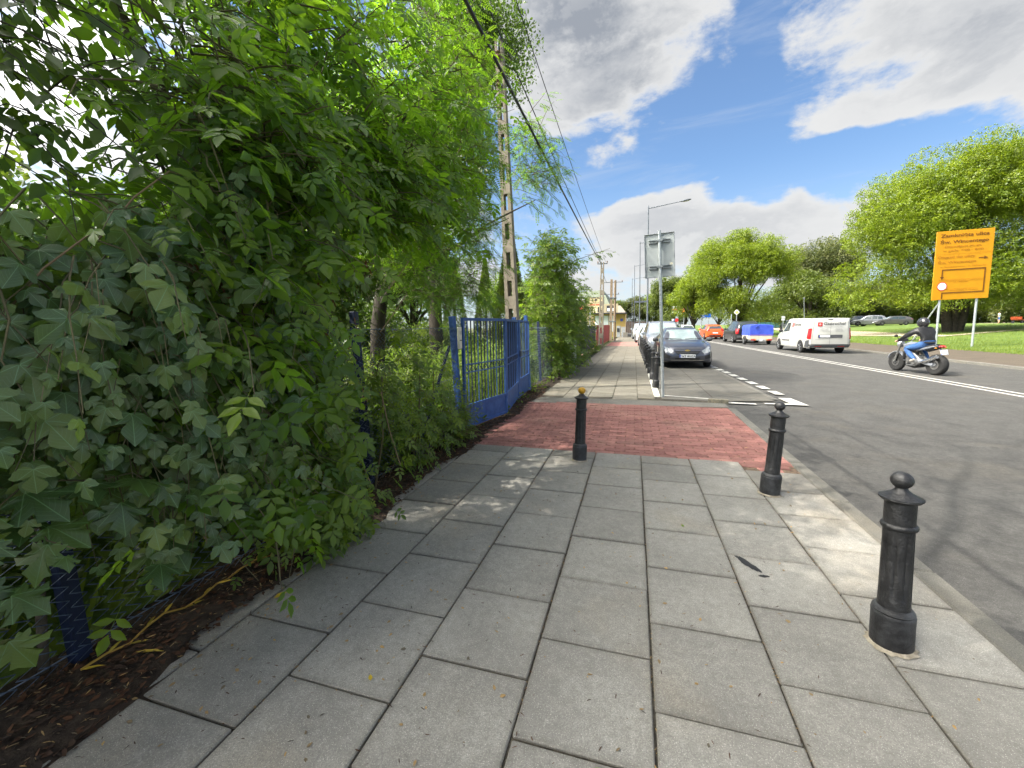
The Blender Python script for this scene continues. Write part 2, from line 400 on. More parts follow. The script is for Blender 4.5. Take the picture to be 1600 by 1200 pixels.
lot.add([(x, y, park_z(x, y)+.05) for x, y in P], [tuple(range(len(P)))])
lot = lot.build('car_park', M_gravel); struct(lot, 'pale gravel car park under the park trees', 'car park')
pth = MB(); P = [(26, 31), (60, 36), (60, 38.6), (25.5, 32.4)]; pth.add([(x, y, park_z(x, y)+.05) for x, y in P], [(0, 1, 2, 3)])
pth = pth.build('park_path', M_gravel); struct(pth, 'narrow gravel path crossing the shaded lawn', 'path')

# ------------------------------------------------------------------ pavement of separate slabs
pav = sheet('pavement', [[(-2.15, -4), (1.62, -4), (1.62, 8.8), (.45, 9.0), (.45, 62), (-1.95, 62), (-1.95, 20), (-2.15, 9)]], -.014, M_bed)
struct(pav, 'grey pavement of large square concrete slabs', 'pavement')
def slab_mesh(wx, wy=.5):
    return MB().box((0, 0, -.02), (wx-.009, wy-.010, .04), .005).mesh('slab', M_slab, 0)
sm = {.5: slab_mesh(.5), .3: slab_mesh(.28), .34: slab_mesh(.336)}
rs = random.Random(3)
colx = [(-2.03, .3, .237), (-1.638, .5, .49), (-1.138, .5, .237), (-.638, .5, .49), (-.138, .5, .237), (.362, .5, .482), (.862, .5, .25), (1.362, .5, .48)]
sm2 = {}
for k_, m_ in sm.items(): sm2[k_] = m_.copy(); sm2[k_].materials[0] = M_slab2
def put_slab(x, y, k):
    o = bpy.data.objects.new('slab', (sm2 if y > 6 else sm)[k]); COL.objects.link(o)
    o.location = (x + rs.gauss(0, .0012), y + rs.gauss(0, .0015), rs.uniform(-.0028, .0016))
    o.rotation_euler = (rs.gauss(0, .0022), rs.gauss(0, .0022), rs.gauss(0, .0022)); adopt(o, pav)
n_sl = 0
for cx, k, ph in colx:
    j = -2
    while True:
        y = ph + .5*j + .25
        if y > 4.70: break
        if y+.25 < 4.76 and not (cx > 1.2 and y > 4.2): put_slab(cx, y, k); n_sl += 1
        j += 1
far = MB()
for cx, k, ph in colx[1:5] + [(.279, .34, .482)]:
    j = 0
    while True:
        y = 8.62 + .25*(ph > .3) + .5*j + .0
        if y > 60: break
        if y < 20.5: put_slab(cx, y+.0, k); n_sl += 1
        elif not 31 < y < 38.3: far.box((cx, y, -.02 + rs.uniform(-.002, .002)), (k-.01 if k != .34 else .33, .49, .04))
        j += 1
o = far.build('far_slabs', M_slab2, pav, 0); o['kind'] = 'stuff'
# part-width cut pieces that close the ends of the slab columns
for cx, k, ph in colx:
    yy = [ph+.5*j for j in range(12)]; e = max(y for y in yy if y <= 4.76 and not (cx > 1.2 and y > 4.46)); top = 4.74 if cx < .6 else (4.66 if cx < 1.2 else 4.5)
    if top - e > .05: MB().box((cx, (e+top)/2, -.02), ({.5: .493, .3: .27}[k], top-e-.01, .04), .005).build('cut_slab', M_slab, pav, 0)
o = sheet('crossing_edge', [[(-1.9, 7.74), (1.66, 7.93), (1.66, 8.34), (.4, 8.42), (-1.9, 8.36)]], -.003, M_kerb, pav)
M_tar = pm('tar', (.018, .017, .016), .5, var=.3)
def blot(cx, cy, L, W_, ang, seed, name='tar_stain'):
    r_ = random.Random(seed); P = []
    for k in range(26):
        a = 2*math.pi*k/26; q = .75+.35*r_.random(); x, y = L*math.cos(a)*q, W_*math.sin(a)*q
        P.append((cx + x*math.cos(ang)-y*math.sin(ang), cy + x*math.sin(ang)+y*math.cos(ang)))
    sheet(name, [P], .0032, M_tar, pav)
blot(.705, 2.66, .105, .026, -1.02, 5); blot(.765, 2.54, .035, .014, .2, 8); blot(-.02, 1.085, .016, .012, .3, 2)

# kerb stones flush with the road
kb = thing('kerb', 'flush concrete kerb between pavement slabs and road', 'kerb', (1.67, 2, 0)); kb['kind'] = 'structure'
km = MB().box((0, 0, -.05), (.128, .99, .10), .012).mesh('kerb_stone', M_kerb, 0)
for i in range(-3, 8):
    o = bpy.data.objects.new('kerb_stone', km); COL.objects.link(o); y = .35+i*1.0
    o.location = (1.678, y, .001 if y < 4.3 else .006); o.rotation_euler = (0, rs.gauss(0, .004), rs.gauss(0, .003)); adopt(o, kb)
wl = MB()
for i in range(36): wl.box((.505, 9.4+i, -.04), (.12, .99, .10), .01)
o = wl.build('bay_kerb', pm('whitewashed kerb', (.55, .53, .45), .8, col2=(.72, .70, .62), scale=7, det=6)); struct(o, 'whitewashed kerb line under the bollard row', 'kerb')
bay = sheet('parking_bay', [[(.57, 8.62), (1.66, 8.62), (2.62, 8.8), (2.60, 14), (2.2, 30), (2.1, 62), (.57, 62)]], -.006, M_bay); struct(bay, 'pale paved parking bay between bollards and road', 'parking bay')
for x0, x1, wd in ((1.55, 1.42, .02), (2.62, 2.25, .10)):
    sheet('bay_edge', [[(x0, 9), (x0+wd, 9), (x1+wd, 30), (x1, 30)]], -.002, M_kerb if wd > .05 else M_bed, bay)
sheet('corner_mark', [[(.62, 9.10), (1.62, 8.82), (1.62, 8.74), (.62, 9.02)]], .001, M_white, bay)

# red interlocking pavers in front of the gate
rp = sheet('driveway', [[(-2.0, 4.70), (1.62, 4.44), (1.62, 7.92), (-2.0, 7.75)]], -.008, pm('joint sand', (.13, .09, .06), .95, var=.4, scale=30, bump=.4)); struct(rp, 'driveway strip of red interlocking pavers', 'driveway')
def paver_mesh():
    L, W_ = .225, .1125; z = .011; P = []
    e = [(-.5, -.5), (-.30, -.5), (-.22, -.58), (.0, -.5), (.22, -.42), (.30, -.5), (.5, -.5), (.47, -.2), (.53, .05), (.5, .5),
         (.30, .5), (.22, .42), (0, .5), (-.22, .58), (-.30, .5), (-.5, .5), (-.53, .2), (-.47, -.05)]
    o = [(x*(L-.005), y*(W_-.005)) for x, y in e]; i = [(x*.95, y*.93) for x, y in o]; n = len(o)
    V = [(x, y, -.03) for x, y in o] + [(x, y, -.004) for x, y in o] + [(x, y, 0) for x, y in i]
    F = [(k, (k+1) % n, n+(k+1) % n, n+k) for k in range(n)] + [(n+k, n+(k+1) % n, 2*n+(k+1) % n, 2*n+k) for k in range(n)] + [tuple(range(2*n, 3*n))]
    b = MB(); b.add(V, F); return b
pvb = paver_mesh(); pvm = pvb.mesh('paver', M_paver, 0)
sp = []
for j in range(29):
    y = 4.72 + .1125*(j+.5)
    for i in range(17):
        x = -1.98 + .225*(i+.5) + (.1125 if j % 2 else 0)
        if x > 1.70 or x < -1.95: continue
        if y > 7.80 + .05*(x+1.9)*.5: continue
        sp.append((x, y))
    if 4.72-.1125*.5 > 0 and j < 3:
        pass
for x in [1.0+.225*i for i in range(3)]: sp.append((x, 4.665))
sp.append((1.36, 4.56))
sp.sort(key=lambda p: p[0]**2+p[1]**2)
rest = MB()
for i, (x, y) in enumerate(sp):
    mt = Matrix.Translation((x, y, rs.uniform(-.0035, .002))) @ Matrix.Rotation(rs.gauss(0, .012), 4, 'Z') @ Matrix.Rotation(rs.gauss(0, .009), 4, 'X')
    if i < 296: o = link('paver', pvm, None, mt); adopt(o, rp)
    else: rest.add([mt @ Vector(v) for v in pvb.V], pvb.F)
if rest.V: o = rest.build('farther_pavers', M_paver, rp, 0); o['kind'] = 'stuff'
fr = sheet('far_driveway', [[(-1.95, 31), (.45, 31), (.45, 38.2), (-1.95, 38.2)]], -.002, M_paver); struct(fr, 'second red paved driveway farther along the pavement', 'driveway')

# soil strip along the fence
b = MB(); n = 150
for i in range(n+1):
    y = -3 + 17*i/n
    for k, x in enumerate((-2.5, -2.36, -2.22, -2.08, -1.98, -1.90 + .10*math.sin(y*3.1)+.06*math.sin(y*7.7))):
        h = (.0, .03, .028, .022, .014, -.012)[k] + (rs.uniform(-.012, .014) if 0 < k < 5 else 0)
        b.V.append((x + rs.uniform(-.02, .02), y, h))
for i in range(n):
    for k in range(5): b.F.append((i*6+k, i*6+k+1, i*6+k+7, i*6+k+6)); b.I.append(0)
o = b.build('soil_strip', M_dirt, smooth=80); struct(o, 'dark soil strip with leaf mould along the fence foot', 'soil')

# ================================================================== STREET FURNITURE
M_iron = pm('black cast iron', (.010, .010, .011), .40, col2=(.024, .024, .025), scale=19, det=9, bump=.45, bscale=38, spec=.5)
M_ironbase = pm('scuffed cast iron', (.010, .010, .011), .55, col2=(.06, .062, .066), scale=9, det=9, bump=.3, bscale=50)
M_yball = pm('yellow paint', (.55, .29, .02), .45, var=.15, scale=30)
def bollard_meshes():
    base = MB().lathe([(.076, -.03), (.078, .0), (.078, .150), (.079, .158), (.074, .166), (.076, .172), (.070, .182), (.060, .190)], 32).mesh('base', M_ironbase, 40)
    def fl(an, z): return 1 - .10*max(0, math.cos(an*9))**3 if .235 < z < .515 else 1
    shaft = MB().lathe([(.060, .185), (.058, .20), (.0575, .234), (.0575, .24), (.0565, .37), (.055, .51), (.055, .52), (.055, .57), (.0555, .685)], 54, mod=fl).mesh('shaft', M_iron, 40)
    ring = MB().lathe([(.054, .553), (.063, .558), (.066, .567), (.063, .576), (.054, .581)], 32).mesh('collar', M_iron, 60)
    cap = MB().lathe([(.055, .678), (.070, .684), (.077, .692), (.076, .699), (.064, .703), (.060, .707), (.052, .709), (.048, .714), (.040, .716), (.034, .722), (.024, .732), (.020, .742)], 32).mesh('cap', M_iron, 40)
    ball = MB().ball((0, 0, .773), .0405, 24, 14, (1, 1, .93)).mesh('ball', M_iron, 80)
    return base, shaft, ring, cap, ball
BM_ = bollard_meshes(); yb = BM_[4].copy(); yb.materials.clear(); yb.materials.append(M_yball)
rb = random.Random(11)
def bollard(x, y, label, group=None, yellow=False, sc=1.0):
    t = thing('bollard', label, 'bollard', (x, y, 0), (rb.gauss(0, .008), LEAN + rb.gauss(0, .008), rb.uniform(0, 6)), group); t.scale = (1, 1, sc)
    for nm, me in zip(('base', 'shaft', 'collar', 'cap', 'ball'), BM_):
        o = bpy.data.objects.new(nm, yb if (yellow and nm == 'ball') else me); COL.objects.link(o); o.parent = t
        if yellow and nm == 'ball': o['label'] = 'yellow ball'
    if group is None:
        r_ = random.Random(int(x*1000)); V = []; n = 30
        for k in range(n): a = 2*math.pi*k/n; V.append((math.cos(a)*.0775, math.sin(a)*.0775, .013))
        for k in range(n): a = 2*math.pi*k/n; q = r_.uniform(.084, .102); V.append((math.cos(a)*q, math.sin(a)*q, .0025))
        o = MB().add(V, [(k, n+k, n+(k+1) % n, (k+1) % n) for k in range(n)]).build('mortar_ring', M_mort, None, 60); o.parent = t
    return t
M_mort = pm('mortar', (.20, .17, .12), .95, col2=(.36, .32, .25), scale=30, bump=.5)
bollard(1.165, 2.115, 'large black cast iron bollard with scuffed base, standing nearest on the slabs')
bollard(1.165, 3.89, 'black bollard standing where the slabs meet the red pavers at the kerb')
bollard(-.54, 4.41, 'black bollard with a yellow painted ball on top', yellow=True)
ords = ['nearest black bollard of the row, right beside the sign pole', 'second black bollard of the row after the sign pole', 'third black bollard of the row, beside the dark car front', 'fourth black bollard of the row, beside the dark parked car',
        'fifth black bollard of the row by the parked cars', 'sixth black bollard of the row by the parked cars', 'seventh black bollard of the row by the parked cars', 'eighth black bollard of the row by the parked cars', 'ninth black bollard of the row, near the street lamp',
        'tenth black bollard of the row, near the street lamp', 'eleventh black bollard, last but one of the row', 'twelfth black bollard, farthest of the row']
for i, lb in enumerate(ords): bollard(.525 - .010*i, 10.12 + 1.52*i, lb, 'row of black bollards along the parking bay', sc=1.04)

M_galv = pm('galvanised steel', (.42, .45, .46), .42, metal=.55, var=.14, scale=20)
M_signback = pm('sign back', (.34, .37, .37), .5, metal=.1, var=.06, scale=3)
M_rim = pm('sign rim', (.20, .22, .23), .5, metal=.3)
t = thing('traffic_sign', 'grey sign panel seen from behind on a galvanised pole', 'road sign', (.61, 8.88, 0), (0, LEAN-.012, 0))
MB().tube([(0, 0, -.05), (0, 0, 3.30)], .031, 14).build('pole', M_galv, None); 
def last(): return COL.objects[-1]
def kid(t, *objs):
    for o in objs: o.parent = t
kid(t, last())
pn = MB().box((0, .075, 2.84), (.56, .012, .84), .005).build('panel', M_signback); kid(t, pn)
rm_ = MB()
for sx in (-1, 1): rm_.box((sx*.277, .066, 2.84), (.012, .03, .85), .003)
for sz in (-1, 1): rm_.box((0, .066, 2.84+sz*.419), (.54, .03, .012), .003)
kid(t, rm_.build('panel_rim', M_rim))
for z in (2.61, 3.11):
    br = MB(M=Matrix.Translation((0, 0, 0)))
    br.box((0, .054, z+.024), (.40, .03, .018), .002); br.box((0, .054, z-.024), (.40, .03, .018), .002); br.box((0, -.03, z), (.09, .012, .04), .003); br.box((-.05, .01, z), (.012, .09, .03)); br.box((.05, .01, z), (.012, .09, .03))
    kid(t, br.build('bracket', M_rim))
st = MB(); st.prism([(.025*math.cos(k*.4), .025*math.sin(k*.4)) for k in range(16)], 0, .002, Matrix.Translation((.215, .068, 2.66)) @ Matrix.Rotation(R(90), 4, 'X'))
kid(t, st.build('sticker', pm('sticker', (.7, .66, .5), .5)))

# street lamps
M_lamp = pm('lamp steel', (.135, .15, .17), .45, metal=.5, var=.12, scale=5)
M_lens = pm('lamp lens', (.6, .6, .56), .25)
def lamp(x, y, H, label, reach=2.1, tilt=.11, sign=False):
    t = thing('street_lamp', label, 'street lamp', (x, y, 0), (0, -.020, 0), 'street lamps along the pavement')
    kid(t, MB().lathe([(.09, -.1), (.09, .9), (.07, .93), (.065, 1.0), (.036, H)], 12).build('pole', M_lamp))
    kid(t, MB().tube([(0, 0, H-.17), (reach*.5, 0, H-.17+reach*.5*tilt), (reach, 0, H-.17+reach*tilt)], [.032, .028, .022], 8).build('arm', M_lamp))
    zz = H-.17+reach*tilt
    h = MB(M=Matrix.Translation((reach+.22, 0, zz+.03)) @ Matrix.Rotation(-tilt, 4, 'Y'))
    h.ball((0, 0, 0), .36, 14, 8, (1, .40, .16)); kid(t, h.build('lamp_head', M_lamp, None, 60))
    l_ = MB(M=Matrix.Translation((reach+.26, 0, zz-.022)) @ Matrix.Rotation(-tilt, 4, 'Y')); l_.ball((0, 0, 0), .2, 12, 6, (1, .5, .12)); kid(t, l_.build('lens', M_lens, None, 60))
    if sign: kid(t, MB().box((-.45, 0, 3.1), (.8, .02, .12), .004).build('bracket_arm', M_lamp))
    return t
lamp(.93, 30.5, 9.42, 'nearest tall grey street lamp behind the sign panel', sign=True)
lamp(.62, 47, 10.2, 'second grey street lamp along the pavement', 2.0)
lamp(.1, 66, 10.4, 'third grey street lamp, far along the pavement', 2.0)
lamp(-.3, 84, 10.4, 'farthest grey street lamp near the junction', 2.0)

# concrete utility poles
M_conc = pm('pole concrete', (.165, .140, .108), .9, col2=(.235, .205, .16), scale=5, det=7, bump=.4, bscale=40)
M_insul = pm('insulator', (.10, .055, .035), .3)
def concrete_pole(x, y, H, wb, wt, label, lean, slots=True, arms=()):
    t = thing('utility_pole', label, 'utility pole', (x, y, 0), (0, lean, 0), 'utility poles along the fence line')
    b = MB(); n = int(H/.62); dz = H/n
    for s_ in (-1, 1):
        rail = MB()
        V = []; 
        for k in range(n+1):
            z = k*dz - (.1 if k == 0 else 0); wz = wb + (wt-wb)*k/n; d = wz*.42; r0 = wz*.5; r1 = wz*.20
            V += [(s_*r1, -d, z), (s_*r0, -d, z), (s_*r0, d, z), (s_*r1, d, z)]
        F = []
        for k in range(n):
            for q in range(4): f = (4*k+q, 4*k+(q+1) % 4, 4*k+4+(q+1) % 4, 4*k+4+q); F.append(f if s_ > 0 else f[::-1])
        F += [(0, 3, 2, 1), (4*n, 4*n+1, 4*n+2, 4*n+3)]
        b.add(V, F)
    for k in range(n):
        wz = wb + (wt-wb)*k/n; z = k*dz
        hgt = dz*.45 if slots else dz*1.02
        b.box((0, 0, z+hgt/2), (wz*.42, wz*.80, hgt))
    kid(t, b.build('pole', M_conc, None, 0))
    for z, w_ in arms:
        a = MB(); a.box((0, -.02, z), (w_, .07, .06), .006)
        kid(t, a.build('crossarm', M_lamp))
        for q in (-1, 1): kid(t, MB().lathe([(.02, 0), (.045, .02), (.03, .06), (.05, .09), (.02, .14)], 10, (q*w_*.46, -.02, z+.02)).build('insulator', M_insul))
    return t
concrete_pole(-2.66, 9.32, 7.55, .30, .17, 'slotted concrete utility pole rising behind the blue gate', -.036)
kid(COL.objects['utility_pole'], MB().tube([(.0, -.12, 7.2), (.02, -.14, 7.5), (.05, -.05, 7.62)], .022, 6).build('hook', M_lamp), MB().lathe([(.03, 0), (.06, .03), (.03, .08), (.06, .12), (.02, .16)], 10, (-.02, -.13, 6.6)).build('insulator', M_insul), MB().lathe([(.03, 0), (.06, .03), (.03, .08), (.06, .12), (.02, .16)], 10, (0, -.13, 7.15)).build('insulator', M_insul))
p2 = concrete_pole(-2.02, 27.3, 5.45, .32, .20, 'concrete utility pole between the dark fence and the red fence', 0.004, True, ((5.35, .62),))
p3 = concrete_pole(-2.22, 42.8, 6.0, .28, .22, 'twin wooden utility pole with crossarms beside the red fence', 0, False, ((5.72, 2.2), (4.55, 1.5)))
M_wood = pm('weathered pole wood', (.15, .11, .075), .9, col2=(.24, .18, .12), scale=7, det=6)
for o in p3.children:
    if o.name.startswith('pole'): o.data.materials[0] = M_wood
kid(p3, MB().tube([(.36, 0, -.1), (.36, 0, 5.9)], [.14, .11], 10).build('pole', M_wood))
for z in (1.9, 4.2): kid(p3, MB().box((.16, 0, z), (.7, .32, .10), .01).build('clamp', M_lamp))
# overhead cables
M_cable = pm('cable', (.012, .012, .014), .5)
def cable(a, b_, sag, r, label):
    pts = []
    for i in range(25):
        f = i/24; p = Vector(a).lerp(Vector(b_), f); p.z -= sag*4*f*(1-f); pts.append(p)
    tag(MB().tube(pts, r, 6).build('overhead_cable', M_cable), label, 'cable', 'overhead cables above the fence line')
TOP1 = Vector((-2.93, 9.25, 7.5))
cable((-1.45, -6, 4.44), (-2.05, 27.2, 5.30), .14, .019, 'thickest black overhead cable crossing in front of the concrete pole')
cable((-2.07, -6, 6.50), (-2.05, 27.2, 5.40), .22, .010, 'thin overhead wire between the thick cable and the finest wire')
cable((-1.56, -6, 6.42), (-1.80, 27.2, 5.45), .22, .007, 'finest overhead wire, the one nearest the street')
cable((-2.05, 27.2, 5.3), (-2.6, 42.8, 5.75), .35, .014, 'short overhead cable between the two far poles')

# ------------------------------------------------------------------ chain-link fence
M_blue = pm('blue paint', (.020, .062, .215), .5, col2=(.038, .105, .30), scale=8, det=7, bump=.15, bscale=60)
M_bluedk = pm('dark blue paint', (.005, .011, .038), .6, col2=(.010, .021, .066), scale=9, det=6)
M_wire = pm('blue coated wire', (.075, .105, .165), .45, var=.3, scale=15)
def wire_mesh(y0, y1, z0, z1, x, cell=.062, r=.0030, wob=.02):
    rg = np.random.default_rng(int(abs(y0)*100)+5); nz = int((z1-z0)/(cell*.5)); nw = int((y1-y0)/cell)+2
    k = np.arange(nz+1); V = []; F = []
    for i in range(nw):
        yy = y0 + i*cell + np.where(k % 2, cell*.5, -cell*.5)*.98 + rg.normal(0, .0015, nz+1); zz = z0 + k*(z1-z0)/nz
        yy = np.clip(yy, y0, y1); xx = x + wob*np.sin(yy*2.3)*np.sin(zz*2.9) + np.where((k+i) % 2, .002, -.002)
        n0 = len(V)
        for a in range(3):
            an = 2*math.pi*a/3; V += list(zip(xx + r*math.cos(an), yy + r*.7*math.sin(an), zz + r*.7*math.sin(an)))
        m_ = nz+1
        # rebuild index: V ordered by a then k
        for q in range(nz):
            for a in range(3):
                a2 = (a+1) % 3; A, B_, C_, D_ = n0+a*m_+q, n0+a2*m_+q, n0+a2*m_+q+1, n0+a*m_+q+1
                F += [(A, B_, C_), (A, C_, D_)]
    return tri_mesh('wire_mesh', V, F, M_wire)
def sqpost(x, y, h, s_=.06, mat=None, lean=(0, 0), name='post', z0=-.1):
    b = MB(M=Matrix.Translation((x, y, 0)) @ Matrix.Rotation(LEAN+lean[0], 4, 'Y') @ Matrix.Rotation(lean[1], 4, 'X'))
    b.box((0, 0, (h+z0)/2), (s_, s_, h-z0), .004); return b.build(name, mat or M_blue)
def fence(y0, y1, posts, h, label, x=-2.29, strut=None):
    t = thing('wire_fence', label, 'fence', (x, y0, 0))
    o = link('wire_mesh', wire_mesh(y0, y1, .05, h-.05, x)); adopt(o, t)
    b = MB()
    for z in (.08, h*.52, h-.06): b.tube([(x-.012+.012*math.sin(i), y0+(y1-y0)*i/10, z+.006*math.sin(i*2.2)) for i in range(11)], .003, 5)
    o = b.build('tension_wire', M_wire); adopt(o, t)
    for y, hh in posts: o = sqpost(x-.045, y, hh, .062, M_bluedk); adopt(o, t)
    if strut:
        o = MB().tube(strut, .020, 8).build('brace', M_bluedk); adopt(o, t)
    return t
fence(-1.5, 5.08, ((-.2, 1.75), (1.04, 1.62), (3.17, 1.62)), 1.52, 'blue chain-link fence smothered by the hedge before the gate', strut=[(-2.36, 5.05, 1.22), (-2.33, 4.05, .06)])
fence(9.24, 12.3, ((10.6, 1.6), (12.3, 1.6)), 1.5, 'short stretch of blue chain-link fence beyond the gate')

# ------------------------------------------------------------------ blue double gate with side wicket
gt = thing('metal_gate', 'blue barred metal double gate with sheet kick panels', 'gate', (-2.28, 5.17, 0))
def gate_leaf(A, B_, zb, kick, top, nb, name, gt=gt, xs=True):
    A = Vector((*A, 0)); B_ = Vector((*B_, 0)); L = (B_-A).length; d = (B_-A)/L
    M = Matrix.Translation(A) @ Matrix(((d.x, -d.y, 0, 0), (d.y, d.x, 0, 0), (0, 0, 1, 0), (0, 0, 0, 1))) @ Matrix.Rotation(0, 4, 'Z')
    sh = Matrix(((1, 0, 0, 0), (0, 1, LEAN*-d.y*-1 if False else 0, 0), (0, 0, 1, 0), (0, 0, 0, 1)))
    M = M @ sh
    f = MB(M=M)
    f.box((.02, 0, (zb+top)/2), (.04, .04, top-zb), .003); f.box((L-.02, 0, (zb+top)/2), (.04, .04, top-zb), .003)
    f.box((L/2, 0, top-.02), (L-.08, .038, .04), .003); f.box((L/2, 0, zb+.02), (L-.08, .038, .04), .003); f.box((L/2, 0, kick), (L-.08, .036, .035), .003)
    f.box((L/2, 0, .84), (L-.08, .022, .018), .002); f.box((L/2, 0, .95), (L-.08, .022, .018), .002)
    leaf = f.build(name, M_blue); adopt(leaf, gt)
    k = MB(M=M); k.box((L/2, -.006, (zb+.04+kick-.0175)/2), (L-.081, .006, kick-.0175-zb-.04)); o = k.build('kick_panel', M_blue); adopt(o, leaf)
    for i in range(nb):
        x = .04 + (L-.08)*(i+1)/(nb+1)
        bb = MB(M=M); bb.box((x, .0, (kick+.0175+top-.04)/2), (.013, .013, top-.0575-kick)); o = bb.build('bar', M_bluedk if i % 3 else M_blue, None, 0); adopt(o, leaf)
    if xs:
        for i in range(nb+1):
            x0 = .04 + (L-.08)*i/(nb+1); x1 = .04 + (L-.08)*(i+1)/(nb+1); z0, z1 = (.85, .94) if i % 2 else (.94, .85)
            bb = MB(M=M); bb.tube([(x0, -.009, z0), (x1, -.009, z1)], .005, 5); o = bb.build('zigzag_bar', M_bluedk, None, 0); adopt(o, leaf)
    return leaf
gate_leaf((-2.25, 5.24), (-2.0, 6.43), .05, .37, 1.60, 12, 'gate_leaf')
gate_leaf((-2.012, 6.48), (-2.21, 7.90), .05, .37, 1.60, 14, 'gate_leaf')
gate_leaf((-2.22, 8.02), (-2.275, 9.06), .05, .40, 1.60, 9, 'wicket')
for x, y, h in ((-2.29, 5.17, 1.62), (-2.22, 7.96, 1.66), (-2.28, 9.12, 1.72)):
    o = sqpost(x, y, h, .075, M_blue); adopt(o, gt)
o = MB().box((-2.18, 8.05, .93), (.05, .06, .12), .006).build('lock', M_lamp); adopt(o, gt)
lb = thing('letter_box', 'narrow white box fixed on the fence post left of the gate', 'box', (-2.20, 5.07, 1.12))
o = MB().box((-2.21, 5.06, 1.33), (.035, .085, .29), .008).build('box', pm('aged white plastic', (.62, .60, .50), .5, var=.1)); adopt(o, lb)
o = MB().box((-2.191, 5.06, 1.30), (.004, .06, .012)).build('slot', M_bed); adopt(o, lb)
o = MB().box((-2.191, 5.06, 1.40), (.004, .05, .05)).build('label_plate', pm('faded plate', (.42, .41, .36), .6)); adopt(o, lb)
# ================================================================== VEHICLES
M_glass = pm('car glass', (.030, .042, .045), .06, spec=.9, var=.2, scale=2)
M_glassc = pm('windscreen glass', (.16, .21, .215), .05, spec=1.0, col2=(.26, .31, .31), scale=1.6, obj=True)
M_tyre = pm('tyre rubber', (.016, .016, .016), .85, var=.3, scale=30)
M_alloy = pm('alloy rim', (.34, .35, .36), .35, metal=.7)
M_trim = pm('black plastic', (.018, .018, .020), .6, var=.2)
M_trimg = pm('grey plastic', (.055, .058, .062), .65, var=.15)
M_chrome = pm('chrome', (.62, .62, .62), .15, metal=1)
M_redl = pm('tail lamp', (.34, .012, .014), .2, spec=.8)
M_headl = pm('headlamp', (.26, .28, .29), .12, spec=1.0, col2=(.22, .24, .25), scale=18, obj=True)
M_plate = pm('number plate', (.72, .73, .74), .4)
M_plateblue = pm('plate band', (.02, .06, .35), .4)
M_ink = pm('black lettering', (.012, .012, .012), .5)
M_amber = pm('amber lens', (.55, .22, .02), .25)
def paint(n, c, metal=.25): return pm('paint ' + n, c, .28, metal=metal, var=.05, coat=1.0, scale=2)

